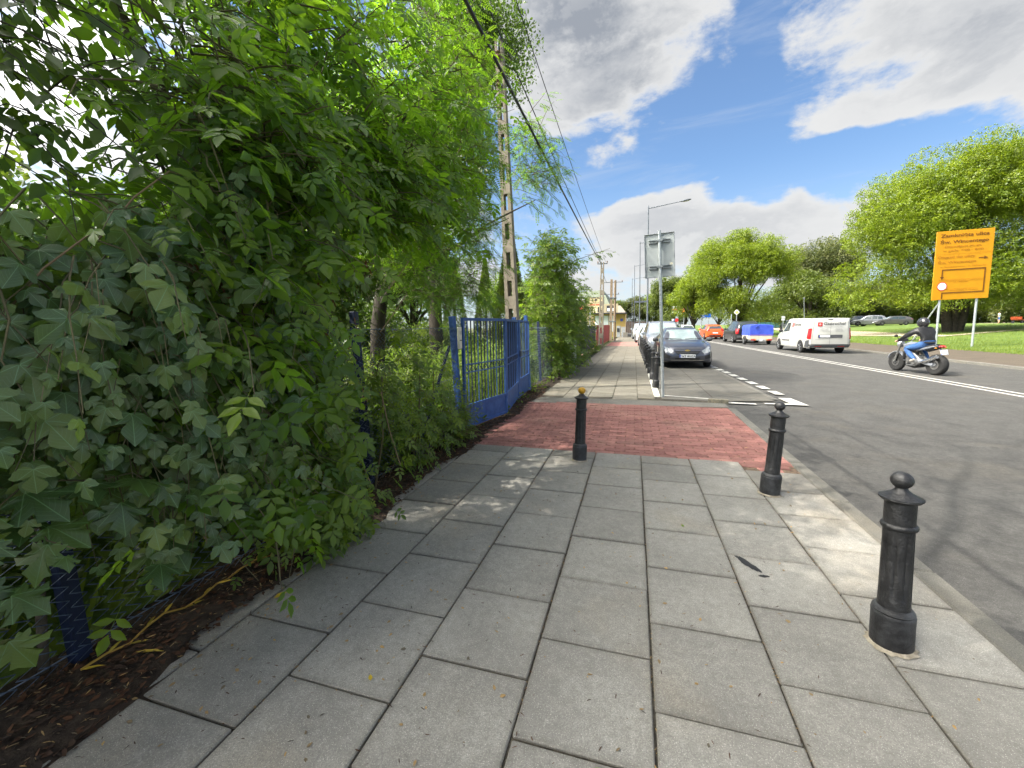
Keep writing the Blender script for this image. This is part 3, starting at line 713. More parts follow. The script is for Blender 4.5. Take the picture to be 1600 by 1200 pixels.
def catmull(P, n):
    P = np.asarray(P, float); K = len(P); out = []
    for i in range(K-1):
        p0 = P[max(i-1, 0)]; p1 = P[i]; p2 = P[i+1]; p3 = P[min(i+2, K-1)]
        for k in range(n):
            f = k/n; a = .5*(p2-p0)*.8; b = .5*(p3-p1)*.8
            h1 = 2*f**3-3*f**2+1; h2 = -2*f**3+3*f**2; h3 = f**3-2*f**2+f; h4 = f**3-f**2
            out.append(h1*p1 + h2*p2 + h3*a + h4*b)
    out.append(P[-1]); return np.array(out)
class Body:
    """lofted car shell; decals are panels laid on it by ray-casting"""
    def __init__(s, st, root, mat):
        sec = []
        for y, zu, h1, zb, hb, zt, ht in st:
            sec.append([(0, y, zu), (h1*.9, y, zu), (h1, y, zu+.09), (hb, y, zb-.22*(zb-zu)), (hb-.025, y, zb), (ht+.02, y, zt-.075), (ht-.09, y, zt-.014), (0, y, zt)])
        A = catmull(np.array(sec).reshape(len(st), -1), 5); A = A.reshape(len(A), 8, 3)
        rows = [catmull(r_, 3) for r_ in A]; n = len(rows[0])
        b = MB(); full = []
        for r_ in rows:
            half = [tuple(p) for p in r_]; ring = half + [(-x, y, z) for x, y, z in half[-2:0:-1]]; full.append(ring)
        m = len(full[0])
        for ring in full: b.V += ring
        for i in range(len(full)-1):
            for k in range(m): b.F.append((i*m+k, i*m+(k+1) % m, (i+1)*m+(k+1) % m, (i+1)*m+k)[::-1])
        b.F.append(tuple(range(m))); b.F.append(tuple((len(full)-1)*m+k for k in range(m))[::-1])
        b.I = [0]*len(b.F); s.root = root
        o = b.build('body', mat, None, 50); o.parent = root; s.body = o
        s.bvh = BVHTree.FromPolygons([Vector(v) for v in b.V], b.F)
    def hit(s, ax, p):
        o, d = {'L': ((-4, p[0], p[1]), (1, 0, 0)), 'R': ((4, p[0], p[1]), (-1, 0, 0)), 'F': ((p[0], 6, p[1]), (0, -1, 0)),
                'B': ((p[0], -6, p[1]), (0, 1, 0)), 'T': ((p[0], p[1], 5), (0, 0, -1))}[ax]
        h = s.bvh.ray_cast(Vector(o), Vector(d)); 
        if h[0] is None: return None
        n = h[1]; n = n if n.dot(Vector(d)) < 0 else -n
        return h[0], n
    def grid(s, name, ax, G, mat, off=.006, parent=None):
        b = MB(); ix = {}
        for i, r_ in enumerate(G):
            for j, p in enumerate(r_):
                h = s.hit(ax, p)
                if h: ix[i, j] = len(b.V); b.V.append(tuple(h[0] + h[1]*off))
        for i in range(len(G)-1):
            for j in range(len(G[0])-1):
                q = [(i, j), (i+1, j), (i+1, j+1), (i, j+1)]
                if all(k in ix for k in q):
                    f = [ix[k] for k in q]; P_ = [Vector(b.V[k]) for k in f]; n = (P_[2]-P_[0]).cross(P_[3]-P_[1])
                    w_ = {'L': (-1, 0, 0), 'R': (1, 0, 0), 'F': (0, 1, 0), 'B': (0, -1, 0), 'T': (0, 0, 1)}[ax]
                    b.F.append(tuple(f if n.dot(Vector(w_)) > 0 else f[::-1])); b.I.append(0)
        if not b.F: return None
        o = b.build(name, mat, None, 60); o.parent = parent or s.root; return o
    def quad(s, name, ax, q, mat, off=.006, n=6, m=5, parent=None):
        a, b_, c, d = (Vector((*p, 0)) for p in q)
        G = [[(lambda t: (t.x, t.y))((a.lerp(b_, i/n)).lerp(d.lerp(c, i/n), j/m)) for j in range(m+1)] for i in range(n+1)]
        return s.grid(name, ax, G, mat, off, parent)
    def both(s, name, q, mat, off=.006, n=6, m=5):
        for ax in 'LR': s.quad(name, ax, q, mat, off, n, m)
    def mirq(s, name, ax, q, mat, off=.006, n=5, m=4, parent=None):
        for sg in (-1, 1): s.quad(name, ax, [(sg*x, z) for x, z in q], mat, off, n, m, parent)
    def disc(s, name, ax, c, r, mat, off=.003, zmin=-9):
        G = [[(c[0]+r*f*math.cos(a*math.pi/14), max(zmin, c[1]+r*f*math.sin(a*math.pi/14))) for a in range(-3, 18)] for f in (.02, .5, .98, 1)]
        return s.grid(name, ax, G, mat, off)
WH = {}
def wheel(root, x, y, r, wd, rimmat=None, spokes=5):
    k = (round(r, 3), round(wd, 3), spokes)
    if k not in WH:
        ty = MB().lathe([(r*.62, -wd/2), (r*.90, -wd/2), (r*.985, -wd*.40), (r, -wd*.2), (r, wd*.2), (r*.985, wd*.40), (r*.90, wd/2), (r*.62, wd/2)], 28, axis='X').mesh('tyre', M_tyre, 40)
        rm = MB(); rm.lathe([(r*.63, wd*.30), (r*.66, wd*.5), (r*.60, wd*.47), (r*.57, wd*.30)], 28, axis='X')
        for i in range(spokes):
            a = 2*math.pi*i/spokes; d = Vector((0, math.cos(a), math.sin(a))); e = Vector((0, -math.sin(a), math.cos(a)))
            rm.tube([Vector((wd*.44, 0, 0))+d*r*.08, Vector((wd*.46, 0, 0))+d*r*.62], [r*.10, r*.085], 6, sq=.6)
        rm.lathe([(r*.16, wd*.3), (r*.15, wd*.47), (r*.05, wd*.49)], 14, axis='X')
        rm = rm.mesh('rim', rimmat or M_alloy, 40)
        hb = MB().lathe([(r*.57, wd*.2), (r*.55, wd*.24)], 24, axis='X').mesh('hub', M_trim, 40)
        WH[k] = (ty, rm, hb)
    o = bpy.data.objects.new('wheel', WH[k][0]); COL.objects.link(o); o.parent = root; o.location = (x, y, r)
    if x < 0: o.rotation_euler = (0, 0, math.pi)
    for nm, me in (('rim', WH[k][1]), ('hub', WH[k][2])):
        c = bpy.data.objects.new(nm, me); COL.objects.link(c); c.parent = o
    return o
def wheels(B, hw, ys, r, zmin, wd=.20, sp=5):
    for y in ys:
        for ax, sg in (('L', -1), ('R', 1)):
            B.disc('wheel_arch', ax, (y, r+.01), r*1.17, M_trim, .004, zmin)
            wheel(B.root, sg*(hw-wd*.42), y, r, wd, None, sp)
def plate(root, x, y, z, face, txt, w_=.50, h=.11):
    o = MB().box((x, y, z), (w_, .012, h), .004).build('number_plate', M_plate); o.parent = root
    b = MB().box((x-face*-1*(w_/2-.024)*-1 if False else x+face*(w_/2-.022), y+face*.0, z), (.042, .014, h-.006)).build('plate_band', M_plateblue); adopt(b, o); b.parent = o; b.matrix_parent_inverse = Matrix.Identity(4)
    if txt:
        M = Matrix.Translation((x+face*(w_/2-.055), y+face*.0065, z-h*.30)) @ Matrix(((-face, 0, 0, 0), (0, 0, face, 0), (0, 1, 0, 0), (0, 0, 0, 1)))
        t_ = text(txt, h*.86, M, M_ink, None, 'plate_lettering', .001, sx=1.02, offset=.003); t_.parent = o
    return o
def mirrors(B, y, z, hw, mat):
    for sg in (-1, 1):
        b = MB(); b.ball((sg*(hw+.10), y, z), .11, 12, 8, (1, .55, .72)); b.box((sg*(hw+.0), y+.01, z-.05), (.12, .04, .03), .008)
        o = b.build('wing_mirror', mat, None, 60); o.parent = B.root

HATCH = [(-2.10, .36, .66, .72, .70, .80, .60), (-2.04, .26, .78, .90, .79, 1.00, .66), (-1.74, .20, .83, .95, .84, 1.27, .58), (-1.25, .19, .855, .94, .86, 1.385, .56), (-.4, .18, .86, .92, .87, 1.43, .565),
         (.22, .18, .86, .905, .87, 1.39, .555), (.62, .18, .86, .895, .865, 1.18, .62), (1.02, .18, .855, .88, .86, .955, .72), (1.5, .19, .85, .82, .84, .885, .70), (1.92, .21, .80, .70, .78, .765, .62), (2.08, .26, .72, .58, .72, .63, .54), (2.13, .36, .60, .50, .62, .54, .46)]
def scaled(st, sx=1, sy=1, sz=1): return [(y*sy, zu*sz, a*sx, zb*sz, b*sx, zt*sz, c*sx) for y, zu, a, zb, b, zt, c in st]
def glasshouse(B, sz=1, sy=1, wind=None, rear=None, sides=None, glass=None):
    for q in sides or [[(.70, .945), (.12, 1.30), (-.40, 1.335), (-.40, .955)], [(-.46, .955), (-.46, 1.335), (-1.10, 1.28), (-1.22, .97)]]:
        B.both('side_window', [(y*sy, z*sz) for y, z in q], M_glass)
    wq = wind or [(.70, .965), (.50, 1.335), (-.50, 1.335), (-.70, .965)]
    B.quad('windscreen', 'F', [(x, z*sz) for x, z in wq], glass or M_glassc, .007, 8, 6)
    rq = rear or [(.60, 1.00), (.50, 1.27), (-.50, 1.27), (-.60, 1.00)]
    B.quad('rear_window', 'B', [(x, z*sz) for x, z in rq], M_glass, .007, 8, 5)
def seams(B, ys, z0, z1, sz=1):
    for y in ys: B.both('door_seam', [(y-.006, z0*sz), (y-.006, z1*sz), (y+.006, z1*sz), (y+.006, z0*sz)], M_trim, .003, 5, 1)
def hatchback(name, label, col, loc, rz, txt=None, sx=1, sy=1, sz=1, group=None, detail=True, metal=.25, cat='car'):
    t = thing(name, label, cat, (*loc, -.03 if loc[0] > 2.7 else -.004), (0, 0, rz), group); B = Body(scaled(HATCH, sx, sy, sz), t, paint(str(col), col, metal))
    glasshouse(B, sz, sy); wheels(B, .87*sx, (1.32*sy, -1.27*sy), .315, .2*sz)
    if detail: seams(B, (.78*sy, -.43*sy, -1.15*sy), .30, .93, sz)
    mirrors(B, .62*sy, .98*sz, .86*sx, paint(str(col), col, metal))
    # front
    B.mirq('headlight', 'F', [(.44, .62*sz), (.74*sx, .74*sz), (.80*sx, .66*sz), (.52, .53*sz)], M_headl)
    B.quad('grille', 'F', [(-.40, .60*sz), (.40, .60*sz), (.34, .46*sz), (-.34, .46*sz)], M_trim)
    B.quad('air_intake', 'F', [(-.42, .38*sz), (.42, .38*sz), (.36, .29*sz), (-.36, .29*sz)], M_trim)
    # rear
    B.mirq('tail_light', 'B', [(.50, .98*sz), (.80*sx, .97*sz), (.80*sx, .78*sz), (.56, .80*sz)], M_redl)
    B.quad('rear_bumper_trim', 'B', [(-.55, .42*sz), (.55, .42*sz), (.50, .30*sz), (-.50, .30*sz)], M_trim)
    h = B.hit('B', (0, .62*sz)); plate(t, 0, h[0].y-.012, .62*sz, -1, None)
    h = B.hit('F', (0, .44*sz)); plate(t, 0, h[0].y+.012, .44*sz, 1, txt)
    return t, B
PI = math.pi
# ---- nearest parked car: dark grey, front towards the camera
t = thing('parked_car', 'dark grey parked car facing the camera beside the sign pole', 'car', (1.70, 17.05, -.004), (0, 0, PI+.02), 'cars parked along the kerb')
GREY = paint('dark grey', (.066, .071, .090), .5)
B = Body(scaled(HATCH, .965, 1.04, .965), t, GREY); sz = .965
glasshouse(B, sz, 1.04); wheels(B, .84, (1.36, -1.3), .315, .19); seams(B, (.80, -.45, -1.2), .30, .93, sz); mirrors(B, .66, .97*sz, .83, M_trimg)
B.mirq('headlight', 'F', [(.43, .595), (.70, .735), (.775, .665), (.745, .56), (.49, .50)][0:1] + [(.70, .735), (.775, .60), (.52, .50)], M_headl)
B.quad('upper_grille', 'F', [(-.40, .665), (.40, .665), (.43, .625), (-.43, .625)], M_trim)
B.quad('grille_bar', 'F', [(-.44, .63), (.44, .63), (.40, .585), (-.40, .585)], GREY, .016)
B.quad('lower_grille', 'F', [(-.41, .585), (.41, .585), (.31, .475), (-.31, .475)], M_trim)
for zz in (.50, .525, .55): B.quad('grille_slat', 'F', [(-.33, zz), (.33, zz), (.33, zz-.007), (-.33, zz-.007)], M_trimg, .012)
B.quad('air_intake', 'F', [(-.40, .37), (.40, .37), (.36, .315), (-.36, .315)], M_trim)
B.quad('chrome_lip', 'F', [(-.52, .305), (.52, .305), (.50, .285), (-.50, .285)], M_chrome, .012)
B.mirq('fog_recess', 'F', [(.52, .42), (.70, .50), (.72, .36), (.56, .33)], M_trim)
for sg in (-1, 1): B.quad('wiper', 'F', [(sg*.62, .955), (sg*.60, .975), (sg*.06-.0, .955), (sg*.06, .94)], M_trim, .018, 6, 1)
h = B.hit('F', (0, .61)); M = Matrix.Translation((0, h[0].y+.020, .609)) @ Matrix(((1, 0, 0, 0), (0, 0, 1, 0), (0, -1, 0, 0), (0, 0, 0, 1)))
bt = MB().prism([(-.085, -.016), (-.075, .016), (-.035, .016), (-.035, .030), (.035, .030), (.035, .016), (.085, .016), (.075, -.016), (.035, -.016), (.035, -.030), (-.035, -.030), (-.035, -.016)], -.005, .008, M).build('emblem', pm('gold emblem', (.62, .42, .10), .3, metal=.6)); bt.parent = t
h = B.hit('F', (0, .425)); plate(t, 0, h[0].y+.016, .425, 1, 'WT 0037A')
# ---- further parked cars
SUVP = [(-2.18, .42, .70, .90, .76, 1.10, .62), (-2.12, .30, .84, .98, .86, 1.30, .68), (-1.85, .25, .885, 1.0, .90, 1.60, .66), (-1.3, .24, .90, 1.0, .915, 1.69, .665), (-.3, .23, .90, .99, .92, 1.71, .665), (.35, .23, .90, .985, .92, 1.64, .65), (.75, .23, .90, .98, .915, 1.36, .70), (1.15, .23, .90, .98, .91, 1.08, .78),
        (1.7, .24, .89, .94, .89, 1.02, .76), (2.08, .28, .84, .84, .83, .92, .68), (2.22, .34, .76, .70, .76, .78, .6), (2.27, .44, .62, .58, .64, .64, .5)]
def suv(name, label, col, loc, rz, sx=1, sy=1, sz=1, group=None, txt=None, rear=True, metal=.35, cat='car', lifted=0):
    t = thing(name, label, cat, (*loc, -.03 if loc[0] > 2.7 else -.004), (0, 0, rz), group); p = paint(str(col), col, metal); B = Body(scaled(SUVP, sx, sy, sz), t, p)
    for q in ([(.82, 1.03), (.30, 1.52), (-.32, 1.57), (-.32, 1.04)], [(-.38, 1.04), (-.38, 1.57), (-1.05, 1.55), (-1.05, 1.05)], [(-1.11, 1.05), (-1.11, 1.54), (-1.62, 1.48), (-1.72, 1.08)]): B.both('side_window', [(y*sy, z*sz) for y, z in q], M_glass)
    B.quad('windscreen', 'F', [(.72*sx, 1.09*sz), (.57*sx, 1.57*sz), (-.57*sx, 1.57*sz), (-.72*sx, 1.09*sz)], M_glassc, .007, 8, 6)
    B.quad('rear_window', 'B', [(.68*sx, 1.09*sz), (.60*sx, 1.55*sz), (-.60*sx, 1.55*sz), (-.68*sx, 1.09*sz)], M_glass, .007, 8, 5)
    wheels(B, .90*sx, (1.38*sy, -1.32*sy), .36, .26*sz, .23); seams(B, (.86*sy, -.35*sy, -1.12*sy), .36, 1.0, sz); mirrors(B, .78*sy, 1.08*sz, .89*sx, p)
    B.mirq('headlight', 'F', [(.45*sx, .82*sz), (.78*sx, .86*sz), (.80*sx, .72*sz), (.50*sx, .70*sz)], M_headl)
    B.quad('grille', 'F', [(-.42, .82*sz), (.42, .82*sz), (.36, .58*sz), (-.36, .58*sz)], M_trim)
    B.mirq('tail_light', 'B', [(.66*sx, 1.10*sz), (.84*sx, 1.10*sz), (.87*sx, .72*sz), (.72*sx, .72*sz)], M_redl)
    for ax in 'LR': B.quad('tail_light', ax, [(-2.13*sy, 1.10*sz), (-1.99*sy, 1.10*sz), (-2.02*sy, .74*sz), (-2.13*sy, .74*sz)], M_redl)
    B.quad('rear_bumper', 'B', [(-.84*sx, .60*sz), (.84*sx, .60*sz), (.78*sx, .42*sz), (-.78*sx, .42*sz)], M_trimg, .03)
    h = B.hit('F', (0, .52*sz)); plate(t, 0, h[0].y+.012, .52*sz, 1, txt)
    b = MB()
    for sg in (-1, 1): b.tube([(sg*.60*sx, -1.5*sy, 1.66*sz), (sg*.62*sx, -1.3*sy, 1.71*sz), (sg*.62*sx, .1*sy, 1.71*sz), (sg*.60*sx, .3*sy, 1.66*sz)], .018, 6)
    o = b.build('roof_rail', M_trim); o.parent = t
    return t, B
PK = 'cars parked along the kerb'
suv('parked_car', 'silver grey tall parked car right behind the dark grey one', (.27, .29, .32), (1.42, 23.2), PI+.03, .97, 1, .98, PK, metal=.5)
hatchback('parked_car', 'pale silver parked car, third from the sign pole', (.50, .55, .58), (1.22, 30.2), PI+.03, None, .98, 1.02, 1, PK, metal=.4)
hatchback('parked_car', 'white parked car, fourth from the sign pole', (.66, .67, .68), (.98, 38.5), PI+.03, None, 1, 1, 1.02, PK, metal=.1)
suv('parked_car', 'grey parked car at the far end of the row', (.30, .32, .35), (.75, 48), PI+.03, 1, 1, 1, PK)
# ---- traffic
TR = 'cars driving away up the street'
t_, B = hatchback('moving_car', 'bright orange hatchback driving away ahead of the black one', (.78, .105, .018), (7.70, 47.2), .035, None, 1.0, .98, 1.04, TR, metal=.1)
for ax in 'LR': B.quad('tail_light', ax, [(-2.03, 1.0), (-1.88, 1.0), (-1.9, .86), (-2.03, .84)], M_redl)
hatchback('moving_car', 'white hatchback driving away ahead of the orange one', (.66, .67, .68), (6.35, 57), .035, None, 1.0, 1, 1.06, TR, metal=.1)
hatchback('moving_car', 'dark car waiting ahead of the white hatchback', (.035, .037, .042), (5.55, 66), .035, None, 1.02, 1, 1.14, TR)
hatchback('moving_car', 'white car far up the street near the junction', (.68, .68, .68), (4.1, 72), .035, None, 1.0, 1, 1.02, TR, metal=.1)
ts, B = suv('moving_car', 'black off-road car towing the blue covered trailer', (.014, .0145, .016), (8.45, 38.1), .035, 1.0, 1.02, 1.01, TR, metal=.1)
# ---- trailer
t = thing('trailer', 'small single-axle trailer under a bright blue tarpaulin', 'trailer', (8.60, 33.9, -.03), (0, 0, .035))
M_board = pm('trailer board', (.44, .38, .28), .75, col2=(.54, .48, .37), scale=6, det=6)
M_tarp = pm('blue tarpaulin', (.035, .065, .40), .5, col2=(.05, .09, .48), scale=3, bump=.5, bscale=7)
for q, (c, d) in {'side_board': (((-.70, 0, .56), (.03, 1.9, .30)), ((.70, 0, .56), (.03, 1.9, .30))), 'tail_board': (((0, -.95, .56), (1.37, .03, .30)), ((0, .95, .56), (1.37, .03, .30)))}.items() if False else []: pass
for nm, c, d in (('side_board', (-.70, 0, .56), (.03, 1.9, .32)), ('side_board', (.70, 0, .56), (.03, 1.9, .32)), ('tail_board', (0, -.96, .56), (1.37, .03, .32)), ('front_board', (0, .96, .56), (1.37, .03, .32))):
    kid(t, MB().box(c, d, .006).build(nm, M_board))
b = MB(); b.box((0, 0, .38), (1.36, 1.9, .05), .008); b.box((0, 1.45, .38), (.08, 1.1, .06), .01); b.box((0, -.985, .36), (1.30, .05, .10), .006); kid(t, b.build('chassis', M_galv))
def tarp():
    b = MB(); n = 16; m = 14; V = []
    for j in range(m+1):
        y = -.985 + 1.97*j/m
        for i in range(n+1):
            a = i/n
            if a < .3: x, z = -.735, .68 + .70*(a/.3)
            elif a > .7: x, z = .735, .68 + .70*((1-a)/.3)
            else:
                f = (a-.3)/.4; x = -.735+1.47*f; z = 1.38 + .07*math.sin(math.pi*f)
            x += .010*math.sin(y*9+z*5) * (1 if abs(x) > .7 else 0); z -= .02*(j in (0, m))
            V.append((x, y, z + .006*math.sin(y*11+i)))
    F = [(j*(n+1)+i, (j+1)*(n+1)+i, (j+1)*(n+1)+i+1, j*(n+1)+i+1) for j in range(m) for i in range(n)]
    b.add(V, F)
    for j, fl in ((0, 1), (m, 0)):
        r_ = [j*(n+1)+i for i in range(n+1)]; b.F.append(tuple(r_ if fl else r_[::-1])); b.I.append(0)
    return b
kid(t, tarp().build('tarpaulin', M_tarp, None, 50))
f_ = MB(); f_.prism([(-.45, 1.28), (-.25, 1.36), (-.22, 1.33), (-.40, 1.22)], .0, .05, Matrix.Translation((0, -.985, 0)) @ Matrix.Rotation(R(90), 4, 'X')); kid(t, f_.build('loose_flap', M_tarp))
for sg in (-1, 1):
    wheel(t, sg*.79, 0, .27, .15)
    kid(t, MB().tube([(sg*.79, .36*math.cos(a*PI/8)*-1, .27+.34*math.sin(a*PI/8)) for a in range(0, 9)], .05, 6, sq=.35).build('mudguard', M_trim))
    kid(t, MB().box((sg*.53, -1.02, .37), (.26, .04, .10), .01).build('tail_light', M_redl))
    kid(t, MB().box((sg*.36, -1.02, .37), (.09, .035, .09), .01).build('reflector', M_amber))
kid(t, MB().box((0, -1.03, .33), (.16, .02, .12), .004).build('number_plate', M_plate))
kid(t, MB().box((0, -.979, .70), (1.40, .012, .025), .002).build('reflective_strip', pm('faded red strip', (.5, .16, .10), .5)))
# ---- white delivery van
t = thing('delivery_van', 'white delivery van with red and grey lettering driving away', 'van', (9.0, 25.75, -.03), (0, 0, .035))
VAN = [(-2.31, .46, .76, .92, .80, 1.56, .68), (-2.26, .32, .84, .97, .875, 1.68, .745), (-2.05, .27, .88, .98, .905, 1.725, .765), (-1, .26, .90, .98, .915, 1.745, .77), (.35, .25, .90, .98, .915, 1.745, .765), (.72, .25, .90, .985, .91, 1.64, .74), (1.05, .25, .90, .99, .90, 1.34, .76), (1.38, .25, .89, .99, .885, 1.07, .76),
       (1.80, .27, .86, .88, .845, .95, .70), (2.15, .30, .80, .74, .76, .80, .60), (2.29, .36, .70, .60, .66, .65, .5), (2.34, .46, .55, .52, .56, .55, .42)]
M_van = paint('van white', (.45, .447, .415), .0)
B = Body(VAN, t, M_van); wheels(B, .905, (1.50, -1.42), .30, .27)
B.both('side_window', [(1.05, 1.04), (.55, 1.50), (.12, 1.54), (.12, 1.06)], M_glass)
B.quad('windscreen', 'F', [(.74, 1.08), (.62, 1.60), (-.62, 1.60), (-.74, 1.08)], M_glassc, .007, 8, 6)
mirrors(B, 1.02, 1.08, .89, M_trim)
seams(B, (1.12, .06, -.02, -1.0), .34, 1.0); B.both('side_strip', [(.95, .56), (.95, .62), (-.05, .62), (-.05, .56)], M_trimg, .014)
B.both('door_handle', [(.22, .86), (.22, .98), (.15, .98), (.15, .86)], M_trimg, .02)
B.quad('door_seam', 'B', [(-.004, .45), (-.004, 1.60), (.004, 1.60), (.004, .45)], M_trimg, .004, 8, 1)
for q in ([(-.77, .46), (-.70, 1.62), (-.69, 1.62), (-.76, .46)], [(.77, .46), (.70, 1.62), (.69, 1.62), (.76, .46)], [(-.70, 1.625), (.70, 1.625), (.70, 1.615), (-.70, 1.615)], [(-.76, .46), (.76, .46), (.76, .45), (-.76, .45)]): B.quad('door_seam', 'B', q, M_trimg, .004, 8, 1)
B.mirq('tail_light', 'B', [(.765, 1.24), (.835, 1.22), (.885, .72), (.80, .70)], M_redl)
for ax in 'LR':
    B.quad('tail_light', ax, [(-2.262, 1.24), (-2.10, 1.20), (-2.12, .74), (-2.262, .70)], M_redl, .01)
    B.quad('rear_bumper', ax, [(-2.275, .67), (-2.02, .63), (-1.86, .32), (-2.26, .32)], M_trimg, .012)
B.quad('rear_bumper', 'B', [(-.85, .46), (.85, .46), (.80, .33), (-.80, .33)], M_trimg, .045, 12, 3)
B.quad('reflector', 'B', [(-.62, .385), (-.34, .385), (-.34, .365), (-.62, .365)], M_redl, .05, 3, 1); B.quad('reflector', 'B', [(.62, .385), (.34, .385), (.34, .365), (.62, .365)], M_redl, .05, 3, 1)
hY = lambda z: B.hit('B', (0, z))[0].y
hb_ = MB().box((0, hY(.84)-.012, .845), (1.02, .02, .15), .01).build('plate_recess', M_trimg); hb_.parent = t
plate(t, -.24, hY(.84)-.024, .845, -1, None, .46, .105)
o = MB().lathe([(.07, 0), (.075, .012), (.05, .02)], 18, (.42, hY(.84)-.018, .845), axis='Y').build('badge', M_chrome); o.parent = t
o = MB().box((-.02, hY(1.66)-.01, 1.655), (.20, .03, .03), .008).build('brake_light', M_trim); o.parent = t
M_logo = pm('red logo', (.56, .035, .035), .45); M_lett = pm('grey lettering', (.10, .10, .10), .5); M_lett2 = pm('faint lettering', (.30, .30, .29), .5)
def rearM(x, z): return Matrix.Translation((x, hY(z)-.012, z)) @ Matrix(((1, 0, 0, 0), (0, 0, -1, 0), (0, 1, 0, 0), (0, 0, 0, 1)))
def logo(M, s_):
    o = MB(M=M); o.prism([(-s_/2, -s_/2), (s_/2, -s_/2), (s_/2, s_/2), (-s_/2, s_/2)], 0, .004); o = o.build('logo', M_logo, None, 0); o.parent = t
    w_ = MB(M=M); 
    for k in range(4):
        a = k*PI/2; w_.prism([(math.cos(a)*s_*.12-math.sin(a)*s_*.12, math.sin(a)*s_*.12+math.cos(a)*s_*.12), (math.cos(a)*s_*.30, math.sin(a)*s_*.30), (math.cos(a)*s_*.12+math.sin(a)*s_*.12, math.sin(a)*s_*.12-math.cos(a)*s_*.12), (math.cos(a)*s_*.03, math.sin(a)*s_*.03)], .004, .006)
    w_ = w_.build('logo_mark', M_van, None, 0); w_.parent = o
logo(rearM(-.46, 1.42), .19)
text('Gastrochef', .20, rearM(-.31, 1.385), M_lett, None, 'lettering', .002, offset=.002); last().parent = t
for x, z, L_ in ((-.30, 1.30, .75), (-.44, 1.19, .32), (-.44, 1.13, .38), (-.44, 1.07, .48), (.20, 1.19, .24), (.20, 1.13, .30), (.20, 1.07, .34), (-.62, .70, .34), (.36, .735, .16)):
    b = MB(M=rearM(x, z)); k = 0; q = 0.; rr = random.Random(int(x*100+z*1000))
    while q < L_:
        w_ = rr.uniform(.012, .03); b.prism([(q, 0), (q+w_, 0), (q+w_, .018), (q, .018)], 0, .002); q += w_+rr.choice((.006, .006, .02))
    b = b.build('small_print', M_lett2, None, 0); b.parent = t
def sideM(y, z): 
    h = B.hit('L', (y, z)); n = h[1]; up = Vector((0, 0, 1)); yv = (up - n*up.dot(n)).normalized(); xv = yv.cross(n)
    return Matrix.Translation(h[0]+n*.012) @ Matrix((xv, yv, n)).transposed().to_4x4()
logo(sideM(-.22, 1.40), .20); text('Gastrochef', .19, sideM(-.36, 1.36), M_lett, None, 'lettering', .002, offset=.002); last().parent = t
for y, z, L_ in ((-.25, 1.22, .9), (-.3, 1.10, .8)):
    b = MB(M=sideM(y, z)); q = 0.; rr = random.Random(int(z*100))
    while q < L_: w_ = rr.uniform(.012, .03); b.prism([(q, 0), (q+w_, 0), (q+w_, .022), (q, .022)], 0, .002); q += w_+rr.choice((.006, .02))
    b = b.build('small_print', M_lett2, None, 0); b.parent = t

# ---- parked cars across the park
PP = 'cars parked under the park trees'
def at_park(o, z): o.location.z = z
for fn, lb, col, (x, y), rz in ((hatchback, 'grey estate car parked broadside under the trees behind the rider', (.07, .068, .065), (39.4, 80.5), 1.45), (suv, 'silver car parked under the trees between two dark ones', (.20, .21, .22), (37.8, 84), 1.25),
                         (suv, 'dark car parked under the trees just right of the van roof', (.04, .042, .05), (36.6, 86), 1.3), (suv, 'grey car parked beyond the lawn left of the van', (.12, .12, .14), (26.1, 83), .1)):
    t_, B = fn('parked_car', lb, col, (x, y), rz, group=PP, **({'sy': 1.12} if fn is hatchback else {})); t_.location.z = park_z(x, y)+.05

# ================================================================== MOTORCYCLE AND RIDER
def skin_figure(name, joints, bones, mats, pick, root, mw=None, sub=2):
    """one continuous body grown round a skeleton; pick(point, normal)->material slot"""
    keys = list(joints); me = bpy.data.meshes.new(name)
    me.from_pydata([joints[k][0] for k in keys], [(keys.index(a), keys.index(b)) for a, b in bones], []); me.update()
    o = bpy.data.objects.new(name, me); COL.objects.link(o)
    o.modifiers.new('skin', 'SKIN'); sm_ = o.modifiers.new('sub', 'SUBSURF'); sm_.levels = sub; sm_.render_levels = sub
    sv = me.skin_vertices[0].data
    for i, k in enumerate(keys):
        r_ = joints[k][1]; sv[i].radius = r_ if isinstance(r_, tuple) else (r_, r_); sv[i].use_root = (k == root)
    bpy.context.view_layer.update(); dg = bpy.context.evaluated_depsgraph_get()
    m2 = bpy.data.meshes.new_from_object(o.evaluated_get(dg)); bpy.data.objects.remove(o); m2.name = name
    m2.materials.clear()
    for m in mats: m2.materials.append(m)
    for p in m2.polygons: p.material_index = pick(p.center, p.normal); p.use_smooth = True
    return m2
M_leather = pm('black leather', (.014, .014, .015), .45, var=.3, scale=14, bump=.4, bscale=18)
M_jeans = pm('blue jeans', (.028, .075, .20), .85, col2=(.050, .125, .31), scale=9, det=7, bump=.3)
M_skin = pm('skin', (.46, .27, .19), .55, var=.1)
M_shoe = pm('pale trainers', (.40, .37, .33), .6)
M_helm = pm('helmet shell', (.022, .022, .024), .2, coat=.8)
M_helmw = pm('helmet pale panel', (.52, .53, .55), .3)
M_silver = pm('silver fairing', (.36, .38, .42), .3, metal=.5, coat=.5)
M_engine = pm('engine alloy', (.22, .22, .215), .4, metal=.6, var=.3, scale=14)
bk = thing('motorcycle', 'black and silver motorcycle with fat rear tyre driving away', 'motorcycle', (8.10, 14.22, -.028), (0, -.03, .215))
